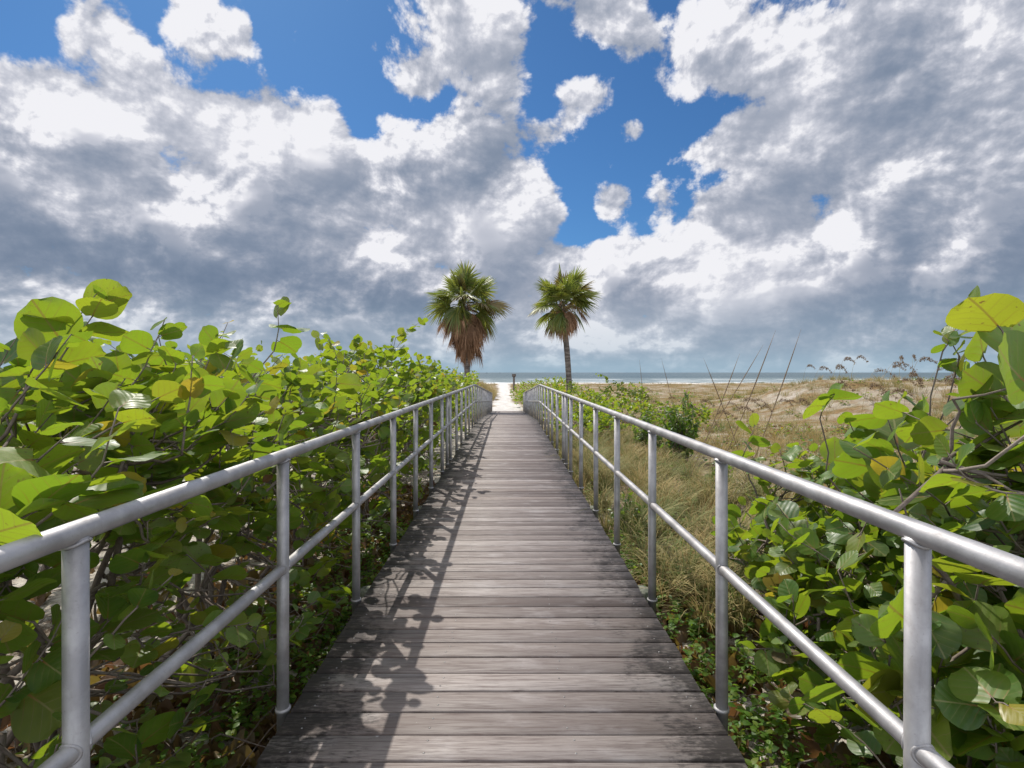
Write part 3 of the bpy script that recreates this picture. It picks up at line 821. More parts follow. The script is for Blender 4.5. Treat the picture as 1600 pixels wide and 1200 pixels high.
# hedge on the left, nearest bush first
LB = [
    # cx, cy, rx, ry, top, shoots, leaf, template, low
    ('nearest the camera behind the left railing, broadest leaves by the first post', -2.05, 1.15, 1.0, .85, 1.40, 120, (.12, .19), 0),
    ('bush with big backlit leaves between the first and second left railing posts', -2.1, 2.25, 1.05, .85, 1.62, 125, (.11, .18), 0),
    ('bush by the second and third left railing posts, over sandy litter', -1.95, 3.5, .95, .9, 1.66, 120, (.10, .17), 0),
    ('bush leaning towards the third and fourth posts of the left railing', -1.95, 4.9, .95, .95, 1.62, 120, (.10, .16), 0),
    ('bush with a tall leafy shoot by the fifth post of the left railing', -1.95, 6.5, .95, 1.05, 1.80, 120, (.10, .15), 1),
    ('tallest bush in the middle of the hedge on the left of the boardwalk', -1.98, 8.4, .98, 1.15, 1.98, 125, (.10, .15), 1),
    ('bush just past the doubled posts of the left railing', -2.0, 10.5, 1.0, 1.3, 1.75, 125, (.10, .14), 1),
    ('bush where the hedge steps down, before the crest of the boardwalk', -2.1, 12.9, 1.1, 1.5, 1.66, 130, (.10, .14), 1),
    ('bush beside the crest of the boardwalk, left railing', -2.2, 15.8, 1.2, 1.7, 1.62, 130, (.10, .14), 1),
    ('bush beyond the crest on the left, below the shaggy palm', -2.3, 19.2, 1.25, 1.9, 1.50, 130, (.10, .14), 2),
    ('bush between the ramp of the boardwalk and the shaggy palm trunk', -2.35, 23.2, 1.3, 2.2, 1.30, 130, (.10, .14), 2),
    ('low bush at the far end of the left hedge, next to tan grass', -2.2, 27.6, 1.15, 2.1, .85, 120, (.10, .14), 2),
]
TM = [GRAPE_HI, GRAPE_MID, GRAPE_LO]
for i, (lab, cx, cy, rx, ry, top, n, lf, t) in enumerate(LB):
    ex = []
    if i == 0: ex = [(at(150, 745, 1.50), .20, 5), (at(60, 590, 1.75), .18, 5), (at(60, 720, 1.55), .18, 4), (at(200, 650, 1.8), .17, 5), (at(35, 1080, 1.6), .17, 5), (at(140, 1010, 1.75), .15, 5), (at(230, 900, 1.9), .14, 5)]
    if i == 1: ex = [(at(120, 540, 2.35), .20, 5), (at(110, 505, 2.35), .18, 4), (at(270, 600, 2.3), .18, 5), (at(300, 690, 2.3), .18, 5), (at(330, 870, 2.55), .14, 6), (at(300, 1120, 2.2), .14, 5), (at(215, 1180, 2.1), .14, 5)]
    if i == 2: ex = [(at(440, 515, 3.4), .19, 4), (at(350, 590, 3.2), .17, 5), (at(330, 1060, 2.9), .13, 5), (at(420, 1000, 3.1), .12, 5)]
    if i == 4: ex = [(at(500, 560, 6.0), .15, 6), (at(560, 555, 6.2), .15, 6)]
    if i == 5: ex = [(at(640, 522, 8.0), .17, 7), (at(628, 540, 8.2), .16, 7)]
    rr = random.Random(50 + i)
    if i < 10:
        yy = cy - ry
        while yy < cy + ry * .8:
            if yy > 1.5: ex = ex + [((-1.07 - rr.random() * .10, yy, rr.uniform(1.0, 1.34)), rr.uniform(.085, .125), rr.randint(4, 7))]
            yy += rr.uniform(.16, .38)
        for q in range(34 if i < 4 else (18 if i < 7 else 6)):
            ex = ex + [((-1.12 - rr.random() * .7, cy + rr.uniform(-ry, ry), rr.uniform(-.2, .85)), rr.uniform(.07, .13), rr.randint(4, 7))]
    sea_grape('sea grape ' + lab, cx, cy, rx, ry, top, int(n * (.80, .80, .75, .9)[i] if i < 4 else n * 1.15), lf, TM[t], 900 + 7 * i, petiole=t < 2, low=(.42, .40, .34, .2)[i] if i < 4 else .03, extra=ex, per=(4, 8), dead=.035, limbs=8 if t < 2 else 5)
LB2 = [
    ('second-row bush at the left edge of the picture behind the nearest one', -4.0, 2.6, 1.25, 1.1, 1.60, 60, 1),
    ('second-row bush just behind the second and third left railing posts', -4.1, 4.6, 1.3, 1.2, 1.80, 70, 1),
    ('second-row bush showing above the hedge left of its centre', -4.1, 6.9, 1.3, 1.4, 1.82, 100, 1),
    ('second-row bush behind the tallest bush of the left hedge', -4.3, 9.7, 1.4, 1.6, 1.85, 105, 2),
    ('second-row bush showing over the middle of the left hedge', -4.4, 13.0, 1.5, 1.9, 1.80, 110, 2),
    ('second-row bush left of the shaggy palm', -4.7, 17.2, 1.6, 2.3, 1.68, 115, 2),
    ('second-row bush at the foot of the shaggy palm', -4.6, 22.2, 1.6, 2.6, 1.50, 115, 2),
    ('back-row bush at the far left, peeping over the hedge', -6.8, 6.2, 1.6, 1.8, 1.78, 90, 2),
    ('back-row bush mostly hidden behind the middle of the left hedge', -7.0, 10.4, 1.7, 2.2, 1.82, 95, 2),
    ('back-row bush farthest out on the left, on the skyline', -7.6, 15.5, 1.9, 2.8, 1.75, 100, 2),
]
for i, (lab, cx, cy, rx, ry, top, n, t) in enumerate(LB2):
    sea_grape('sea grape ' + lab, cx, cy, rx, ry, top, n, (.10, .16), TM[t], 1300 + 7 * i, petiole=t < 2, low=.4 if i < 2 else .1, limbs=7 if t < 2 else 5, dead=.04)

# bushes on the right
RB = [
    ('bush at the right picture edge with huge round leaves against the sky', 2.05, 1.75, .85, .7, 1.40, 90, (.11, .18), 0, [(at(1582, 555, 1.62), .21, 4), (at(1592, 620, 1.7), .19, 4), (at(1560, 590, 1.8), .17, 4), (at(1575, 690, 1.75), .17, 4)]),
    ('bush behind the second right railing post, glossy leaves above the rail', 2.35, 2.75, .95, .75, .98, 95, (.11, .17), 0, [(at(1400, 690, 2.55), .20, 5), (at(1440, 740, 2.4), .19, 5), (at(1510, 760, 2.4), .18, 5), (at(1340, 705, 2.7), .16, 5), (at(1560, 780, 2.1), .17, 5)]),
    ('bush right of the second right railing post, spilling onto dry grass', 2.35, 3.8, .85, .7, .80, 85, (.10, .16), 0, [(at(1300, 640, 3.4), .20, 4), (at(1230, 725, 3.7), .16, 4), (at(1165, 690, 4.1), .17, 4), (at(1210, 790, 3.3), .14, 5), (at(1270, 760, 3.3), .15, 5)]),
    ('bush with a thin leafy shoot standing above the dune skyline', 3.35, 3.5, .95, .8, .95, 80, (.10, .15), 0, [(at(1490, 530, 3.3), .11, 4), (at(1480, 548, 3.3), .10, 4), (at(1500, 575, 3.3), .11, 5), (at(1515, 600, 3.3), .12, 5), (at(1430, 640, 3.6), .11, 6), (at(1540, 640, 3.2), .13, 5)]),
    ('low bush under the near end of the right railing', 1.92, 1.65, .62, .65, .35, 70, (.10, .16), 0, [(at(1565, 1185, 1.55), .19, 3), (at(1500, 900, 1.9), .15, 5), (at(1560, 1000, 1.8), .16, 5)]),
    ('low bush among green ground cover under the right railing', 2.1, 2.6, .75, .6, .42, 80, (.09, .14), 0, [(at(1250, 960, 2.55), .12, 4), (at(1330, 920, 2.5), .13, 5)]),
    ('bush at the right side of the picture behind the front sea grapes', 4.6, 4.4, 1.1, .9, .80, 80, (.10, .15), 1, []),
]
for i, (lab, cx, cy, rx, ry, top, n, lf, t, ex) in enumerate(RB):
    sea_grape('sea grape ' + lab, cx, cy, rx, ry, top, int(n * (1.5 if i < 4 else 1.1)), lf, TM[t], 1703 + 7 * i, low=.08, extra=ex, limbs=7, dead=.03, group='sea grape bushes on the right')
RB2 = [
    ('low hedge bush right of the crest of the boardwalk', 2.3, 15.2, 1.05, 1.5, .55, 120),
    ('low hedge bush beyond dry grass, right of the boardwalk crest', 3.9, 18.0, 1.5, 1.7, .62, 130),
    ('low hedge bush in front of the bare-trunked palm', 2.6, 21.0, 1.5, 2.0, .80, 150),
    ('hedge bush with one tall shoot right of the bare-trunked palm', 5.1, 24.5, 1.6, 2.2, 1.05, 150),
    ('hedge bush behind the bare-trunked palm', 3.0, 29.5, 1.8, 2.6, 1.05, 220),
    ('bush overhanging the sand path at the end of the right railing', 1.75, 36.5, 1.35, 2.2, .35, 180),
    ('farthest bush on the right of the sand path, beside the grey post', 2.9, 43.0, 2.6, 3.6, 1.05, 260),
    ('low yellow-green bush at the right end of the far hedge', 6.6, 21.0, 1.3, 1.8, .25, 110),
]
for i, (lab, cx, cy, rx, ry, top, n) in enumerate(RB2):
    ex = [(at(943, 588, 24.0), .16, 9)] if i == 3 else []
    sea_grape('sea grape ' + lab, cx, cy, rx, ry, top, n, (.10, .15), GRAPE_LO, 2100 + 7 * i, petiole=False, low=.0, limbs=5, extra=ex, group='sea grape bushes in the far right hedge')

# ---------------------------------------------------------------- dark green shrub and seedlings in the dry grass
def shrub(label, cx, cy, rx, h, shoots, leaf, seed, name='shrub', cat='shrub'):
    r = np.random.default_rng(seed)
    zg = float(ground_z(cx, cy))
    root = empty(name, (cx, cy, zg), label, cat)
    wood, lv = MB(), Leaves(LANCE, seed)
    for k in range(shoots):
        a = r.random() * 6.283; f = r.random() ** .5
        top = np.array([cx + rx * f * np.cos(a), cy + rx * f * np.sin(a), zg + h * (1 - .55 * f * f) * r.uniform(.45, 1)])
        P = wander((cx + r.normal(0, .05), cy + r.normal(0, .05), zg - .03), top, 8, .12, r)
        wood.tube(P, np.linspace(.012, .003, 8), 5, cap=False, col=(r.random(), 0, 0))
        for j in range(26):
            t = r.uniform(.35, 1.0); q = t * 7; i0 = min(6, int(q)); p = P[i0] * (1 - q + i0) + P[i0 + 1] * (q - i0)
            ax = norm(r.normal(0, 1, 3) + [0, 0, -.1])
            lv.add(p + r.normal(0, .02, 3), ax, norm(np.array([0, 0, .9]) + r.normal(0, .5, 3)), r.uniform(*leaf), 0, max(0, r.normal(0, .1)))
    fm = MB(); lv.flush(fm)
    link('foliage', fm.mesh('foliage', (cx, cy, zg)), M_SHRUB, root)
    link('stem', wood.mesh('stem', (cx, cy, zg)), M_STEM, root)
shrub('dark green pointed-leaf shrub standing in dry grass beyond the right railing', 3.72, 11.6, .40, 1.9, 46, (.08, .14), 31)
shrub('lower paler half of a green shrub pair in dry grass, nearer the railing', 3.3, 12.6, .42, 1.25, 30, (.07, .13), 32)
shrub('small leafy seedling in dry grass right of the dark green shrub', 3.55, 8.9, .22, .75, 14, (.06, .10), 33)
shrub('bushy little green plant at the foot of the right railing in grass', 1.5, 6.4, .3, .5, 20, (.05, .09), 34)

# ---------------------------------------------------------------- ground cover and litter near the deck
def ground_cover():
    lv = Leaves(SMALL, 5); r = np.random.default_rng(55)
    st = MB()
    spots = []
    for k in range(1500):
        s = -1 if k % 2 else 1
        if s > 0: x = 1.0 + abs(r.normal(0, .55)); y = r.uniform(1.3, 6.0) if r.random() < .75 else r.uniform(6, 10)
        else: x = -1.0 - abs(r.normal(0, .55)); y = r.uniform(1.2, 6.5)
        if fbm(np.array(x * 1.1), np.array(y * 1.1), 60 + s) < .40: continue
        spots.append((x, y))
    for x, y in spots:
        z = float(ground_z(x, y))
        h = r.uniform(.06, .26)
        tip = np.array([x + r.normal(0, .05), y + r.normal(0, .05), z + h])
        n = int(r.integers(9, 18))
        for j in range(n):
            t = r.uniform(.3, 1.0)
            a = r.random() * 6.283
            p = np.array([x, y, z]) * (1 - t) + tip * t
            ax = norm(np.array([np.cos(a), np.sin(a), r.uniform(.0, .7)]))
            lv.add(p, ax, norm(np.array([0, 0, 1.]) + r.normal(0, .35, 3)), r.uniform(.022, .052), 0, max(0, r.normal(0, .15)))
        st.tube([(x, y, z - .01), tip], [.003, .0015], 3, cap=False, col=(.5, 0, 0))
    fm = MB(); lv.flush(fm)
    o = link('ground_cover', fm.mesh('ground_cover'), M_COVER)
    tag(o, 'bright green small-leaved ground cover on both sides of the near boardwalk', 'ground cover', kind='stuff')
ground_cover()
def litter():
    lv = Leaves(CURL, 6); r = np.random.default_rng(66)
    for k in range(3000):
        s = -1 if r.random() < .6 else 1
        x = s * (1.0 + abs(r.normal(0, 1.1))); y = r.uniform(.8, 9.0)
        if s > 0 and y > 5: continue
        z = float(ground_z(x, y)) + r.uniform(.0, .05)
        a = r.random() * 6.283
        lv.add((x, y, z), (np.cos(a), np.sin(a), r.normal(0, .25)), norm(np.array([0, 0, 1.]) + r.normal(0, .5, 3)), r.uniform(.06, .14), r.uniform(.75, 1), 0)
    fm = MB(); lv.flush(fm)
    tw = MB()
    o = link('leaf_litter', fm.mesh('leaf_litter'), M_LEAF)
    tag(o, 'curled brown dead leaves lying on the ground beside the boardwalk', 'leaf litter', kind='stuff')
    for k in range(420):
        s = -1 if r.random() < .75 else 1
        x = s * (1.05 + abs(r.normal(0, 1.3))); y = r.uniform(.8, 11)
        a = r.random() * 6.283; L = r.uniform(.12, .7)
        x2, y2 = x + L * np.cos(a), y + L * np.sin(a)
        if abs(x2) < 1.02 or x2 * s < 0: continue
        P = wander((x, y, float(ground_z(x, y)) + .01), (x2, y2, float(ground_z(x2, y2)) + r.uniform(.01, .22)), 6, .15, r)
        rad = r.uniform(.002, .007)
        tw.tube(P, np.linspace(rad, rad * .5, 6), 5, col=(r.uniform(.2, 1), 0, 0))
    o = link('fallen_twigs', tw.mesh('fallen_twigs'), M_STEM)
    tag(o, 'fallen grey twigs scattered on the ground beside the boardwalk', 'twigs', kind='stuff')
litter()

# ---------------------------------------------------------------- grasses
def blades(mb, X, Y, H, Wd, lean, tone, r, seg=4, zoff=0.0, droop=.55, ang=None):
    n = len(X)
    Z = ground_z(X, Y) + zoff
    a = r.random(n) * 2 * np.pi if ang is None else ang
    d = np.stack([np.cos(a), np.sin(a), np.zeros(n)], -1)
    sdir = np.stack([-np.sin(a + .5), np.cos(a + .5), np.zeros(n)], -1)
    t = np.linspace(0, 1, seg + 1)
    V = np.empty((n, seg + 1, 2, 3))
    lean = np.broadcast_to(lean, (n,))
    for k, tt in enumerate(t):
        c = np.stack([X, Y, Z], -1) + d * (lean * H * (tt ** 1.8))[:, None]
        c[:, 2] += H * (tt - droop * lean * tt ** 3)
        w = (Wd * (1 - tt) ** .7 * .5 + .0004)[:, None]
        V[:, k, 0] = c - sdir * w; V[:, k, 1] = c + sdir * w
    k = np.arange(seg)
    q = np.stack([2 * k, 2 * k + 1, 2 * k + 3, 2 * k + 2], -1)
    Q = (q[None] + (np.arange(n) * 2 * (seg + 1))[:, None, None]).reshape(-1, 4)
    C = np.repeat(np.stack([tone, tone * 0, tone * 0], -1), 2 * (seg + 1), axis=0)
    mb.add(V.reshape(-1, 3), Q, None, C)
def ok_grass(x, y):
    clear = np.abs(x) > 1.02
    clear |= (y > 33.4) & (np.abs(x - path_x(y)) > path_w(y))
    clear &= ~((y > 33.4) & (np.abs(x - path_x(y)) < path_w(y)))
    return clear
def tussock(mb, x, y, n, h, rad, wid, tone_m, r, seg, lean=(.25, 1.15), keep=1.03):
    a = r.random(n) * 2 * np.pi; q = rad * r.random(n) ** .6
    X, Y = x + q * np.cos(a), y + q * np.sin(a)
    s = ok_grass(X, Y)
    X, Y, a, q = X[s], Y[s], a[s], q[s]; n = len(X)
    if n == 0: return
    tone = np.clip(r.normal(tone_m, .30, n), 0, 1)
    ln = lean[0] + (lean[1] - lean[0]) * np.clip(.25 + .6 * q / rad * r.random(n) + .2 * r.random(n), 0, 1)
    blades(mb, X, Y, h * r.uniform(.45, 1.1, n), wid * r.uniform(.6, 1.3, n), ln, tone, r, seg, ang=a + r.normal(0, .6, n) + .25, droop=.62)
def near_grass():
    r = np.random.default_rng(91); mb = MB()
    for k in range(240):
        y = r.uniform(3.5, 17.0)
        x = 1.16 + abs(r.normal(0, .9)) + r.random() * .16 * y * (r.random() < .5)
        if y < 4.6 and x > 1.9: continue
        dens = float(fbm(np.array(x * .8), np.array(y * .8), 17))
        wd = .0125 if y < 8 else .0095
        tussock(mb, x, y, int(r.integers(45, 90)), (.42 + .65 * dens) * r.uniform(.7, 1.15), r.uniform(.06, .16), wd, .12 if r.random() < .58 else .78, r, 6)
    o = link('dune_grass', mb.mesh('dune_grass'), M_GRASS)
    tag(o, 'long arching green and straw grass beside the right railing', 'grass', kind='stuff')
near_grass()
def field_grass():
    r = np.random.default_rng(92); mb = MB()
    def scatter(n, y0, y1, xfun, h, w, seg, dens_lo, pw=1.0, tmean=.62):
        y = y0 + (y1 - y0) * r.random(n) ** pw
        x = xfun(y, r.random(n))
        nf = fbm(x * .25, y * .25, 41) * .6 + fbm(x * .9, y * .9, 44) * .4
        s = ok_grass(x, y) & (nf > dens_lo + .18 * r.random(n))
        x, y, nf = x[s], y[s], nf[s]; m = len(x)
        g = fbm(x * .18 + 7, y * .18, 47)
        tone = np.clip(r.normal(tmean, .17, m) - 1.2 * np.clip(g - .48, 0, .4), 0, 1)
        blades(mb, x, y, h * r.uniform(.4, 1.2, m) * (.3 + 1.3 * nf), w * r.uniform(.6, 1.4, m), r.uniform(.2, 1.1, m), tone, r, seg)
    def tufts(n, y0, y1, xfun, nb, h, rad, w, seg, pw=1.0):
        for k in range(n):
            y = y0 + (y1 - y0) * r.random() ** pw
            x = float(xfun(y, r.random()))
            if fbm(np.array(x * .2), np.array(y * .2), 51) < .38 + .15 * r.random(): continue
            g = float(fbm(np.array(x * .13 + 3), np.array(y * .13), 47))
            tone = .9 - 1.5 * max(0, g - .40) if r.random() < .7 else r.uniform(.05, .4)
            tussock(mb, x, y, int(nb * r.uniform(.6, 1.3)), h * r.uniform(.5, 1.3), rad * r.uniform(.5, 1.3), w, tone, r, seg, (.2, .95))
    scatter(7000, 4.5, 14, lambda y, u: 1.9 + u * (1.6 + .95 * y), .32, .0065, 3, .34)
    scatter(20000, 12, 40, lambda y, u: 2.5 + u * (3 + 1.02 * y), .30, .012, 3, .33, 1.1)
    scatter(18000, 38, 108, lambda y, u: 2.0 + u * (4 + 1.02 * y), .36, .03, 2, .36, 1.2, .70)
    tufts(330, 4.5, 15, lambda y, u: 2.0 + u * (1.6 + .95 * y), 52, .50, .13, .008, 4)
    tufts(850, 13, 42, lambda y, u: 2.6 + u * (3 + 1.02 * y), 36, .52, .22, .014, 3, 1.15)
    tufts(750, 40, 106, lambda y, u: 2.0 + u * (4 + 1.02 * y), 24, .62, .5, .032, 2, 1.2)
    scatter(5000, 34, 100, lambda y, u: path_x(y) - 1.5 - u * 16, .55, .03, 2, .30, 1.0, .66)
    scatter(9000, 45, 55, lambda y, u: -1.15 - 3.4 * u, .85, .016, 3, .05, 1.0, .78)
    scatter(6000, 1, 30, lambda y, u: -8.5 - 9 * u, .5, .02, 2, .3, 1.0, .6)
    o = link('field_grass', mb.mesh('field_grass'), M_GRASS)
    tag(o, 'wide field of short dry tan grass on the dunes towards the beach', 'grass', kind='stuff')
field_grass()

def dune_herbs():
    lv = Leaves(SMALL, 15); r = np.random.default_rng(155); lo = Leaves(GRAPE_LO, 16)
    for k in range(620):
        y = 6 + 55 * r.random() ** 1.5
        x = 2.2 + r.random() * (2 + 1.02 * y)
        if fbm(np.array(x * .3), np.array(y * .3), 71) < .45: continue
        z = float(ground_z(x, y)); rad = r.uniform(.1, .4) * (1 + y / 40)
        for j in range(int(r.integers(18, 46))):
            a = r.random() * 6.283; q = rad * r.random() ** .5
            px, py = x + q * np.cos(a), y + q * np.sin(a)
            b = r.random() * 6.283
            lv.add((px, py, z + r.uniform(.02, .30) * (1 - q / rad * .6)), (np.cos(b), np.sin(b), r.uniform(-.1, .8)), norm(np.array([0, 0, 1.]) + r.normal(0, .5, 3)),
                   r.uniform(.05, .10) * (1 + y / 60), 1.0 if r.random() < .22 else 0, max(0, r.normal(0.1, .25)))
    fm = MB(); lv.flush(fm)
    tag(link('dune_herbs', fm.mesh('dune_herbs'), M_SHRUB), 'small dull green herbs scattered through the dry dune field', 'dune plants', kind='stuff')
dune_herbs()

# ---------------------------------------------------------------- sea oats on the dune, tall reeds
def oat_meshes(seed):
    r = np.random.default_rng(seed)
    h = r.uniform(1.15, 1.5)
    st, hd = MB(), MB()
    a = r.normal(.0, .5)
    lean = r.uniform(.12, .3)
    t = np.linspace(0, 1, 9)
    P = np.stack([np.cos(a) * lean * h * t ** 2, np.sin(a) * lean * h * t ** 2, h * t - .12 * h * t ** 4], -1)
    P[:, 2] -= .1
    st.tube(P, np.linspace(.006, .0028, 9), 5, cap=False, col=(.8, 0, 0))
    for k in range(9):
        b = r.random() * 6.283
        L = r.uniform(.35, .75)
        q = np.linspace(0, 1, 5)[:, None]
        W = np.concatenate([np.cos(b) * .55 * L * q ** 1.4, np.sin(b) * .55 * L * q ** 1.4, L * (q - .35 * q ** 3) - .1], -1)
        st.tube(W, np.linspace(.006, .001, 5), 3, cap=False, col=(r.uniform(.3, .9), 0, 0))
    # the drooping seed head
    tip = P[-1]; d = norm(P[-1] - P[-2])
    L = r.uniform(.55, .80)
    q = np.linspace(0, 1, 10)
    hz = np.array([np.cos(a), np.sin(a), 0])
    S = tip[None] + hz[None] * (L * (.45 * q + .45 * q ** 2))[:, None] + np.array([0, 0, 1.])[None] * (L * (.55 * q - .85 * q ** 2))[:, None]
    hd.tube(S, np.linspace(.0028, .0012, 10), 4, cap=False, col=(.5, 0, 0))
    for i in range(110):
        u = r.random() ** .9
        p = S[min(9, int(u * 9))] + r.normal(0, .012, 3)
        l = r.uniform(.03, .11) * (1 - .4 * u)
        e = p + norm(r.normal(0, .55, 3) + hz * .6 + [0, 0, -.75]) * l
        hd.tube([p, e], [.0008, .0008], 3, cap=False, col=(.5, 0, 0))
        c = e; dn = norm(np.array([r.normal(0, .4), r.normal(0, .4), -1.]))
        sd = norm(np.cross(dn, r.normal(0, 1, 3)))
        w, ll = r.uniform(.011, .018), r.uniform(.032, .055)
        k3 = np.cross(dn, sd) * w * .4
        hd.add([c, c + dn * ll * .4 + sd * w, c + dn * ll, c + dn * ll * .4 - sd * w, c + dn * ll * .4 + k3, c + dn * ll * .4 - k3],
               None, [(0, 1, 4), (1, 2, 4), (2, 3, 4), (3, 0, 4), (1, 0, 5), (2, 1, 5), (3, 2, 5), (0, 3, 5)], col=(r.random(), 0, 0))
    return st.mesh('stalk'), hd.mesh('seed_head')
def sea_oats():
    protos = []
    for k in range(5):
        s, h = oat_meshes(700 + k)
        s.materials.append(M_GRASS); h.materials.append(M_OAT)
        for m in (s, h): m.polygons.foreach_set('use_smooth', np.ones(len(m.polygons), dtype=bool))
        protos.append((s, h))
    spots = []
    r = random.Random(5)
    for px, d in [(1290, 24), (1296, 27), (1310, 30), (1345, 22), (1352, 27), (1362, 23), (1370, 25), (1376, 21), (1388, 28), (1398, 25), (1405, 31), (1412, 23), (1421, 27),
                  (1432, 22), (1440, 24), (1446, 26), (1452, 21), (1460, 28), (1472, 24), (1483, 30), (1330, 32), (1268, 29), (1255, 33), (1425, 33), (1468, 20), (1530, 24), (1560, 27), (1590, 23)]:
        spots.append((px, d, 'sea oats with drooping tan seed head on the dune at right', 'sea oats on the dune at right'))
    for px, d in [(1062, 17), (1085, 20), (1103, 15), (1125, 22), (1137, 16), (1150, 19), (1168, 24), (1180, 17), (1205, 21), (1220, 26), (1238, 18), (1010, 26), (1035, 30), (995, 34)]:
        spots.append((px, d, 'thin sea oats with small seed head in the dry field near the tall reeds', 'sea oats in the dry field'))
    for i, (px, d, lab, grp) in enumerate(spots):
        x = CAMX + (px - CX) / FPX * d
        root = empty('sea_oats', (x, d, float(ground_z(x, d))), lab, 'sea oats', grp)
        root.rotation_euler = (0, 0, r.uniform(-.9, .9))
        k = r.uniform(1.15, 1.55) if i < 28 else r.uniform(.8, 1.0)
        root.scale = (k, k, k * r.uniform(.95, 1.2))
        s, h = protos[i % 5]
        for nm, me in (('stalk', s), ('seed_head', h)):
            o = bpy.data.objects.new(nm, me); COL.objects.link(o); o.parent = root
sea_oats()
def reeds():
    L = [((1120, 640), (1156, 552), 9.0, 'shorter bare reed leaning right between the tall ones'),
         ((1140, 690), (1212, 516), 7.5, 'tallest dark reed leaning right, left one of the tall pair'),
         ((1186, 690), (1252, 514), 7.5, 'tall reed leaning right, right one of the tall pair'),
         ((1122, 622), (1099, 559), 9.5, 'bare reed leaning left, apart from the others'),
         ((1150, 607), (1193, 538), 10.0, 'thin reed leaning right behind the tall pair'),
         ((1001, 590), (999, 561), 16.0, 'thin upright reed above the sea by the far hedge'),
         ((1040, 590), (1033, 559), 16.0, 'thin reed with bent tip above the sea')]
    for k, (a, b, d, lab) in enumerate(L):
        A, B = np.array(at(*a, d)), np.array(at(*b, d))
        dirn = norm(B - A)
        zg = float(ground_z(A[0], d)) - .05
        foot = A - dirn * ((A[2] - zg) / max(.2, dirn[2])) * 1.0
        P = np.stack([foot * (1 - t) + B * t for t in np.linspace(0, 1, 8)])
        P += np.sin(np.linspace(0, np.pi, 8))[:, None] * np.array([.03, 0, 0])
        mb = MB()
        mb.tube(P, np.concatenate([np.linspace(.004, .006, 5), [.008, .006, .001]]), 6, col=(.35, 0, 0))
        o = link('reed', mb.mesh('reed', tuple(foot)), M_OAT)
        o.location = tuple(foot)
        tag(o, lab, 'reed', 'tall reeds in the dry field')
reeds()

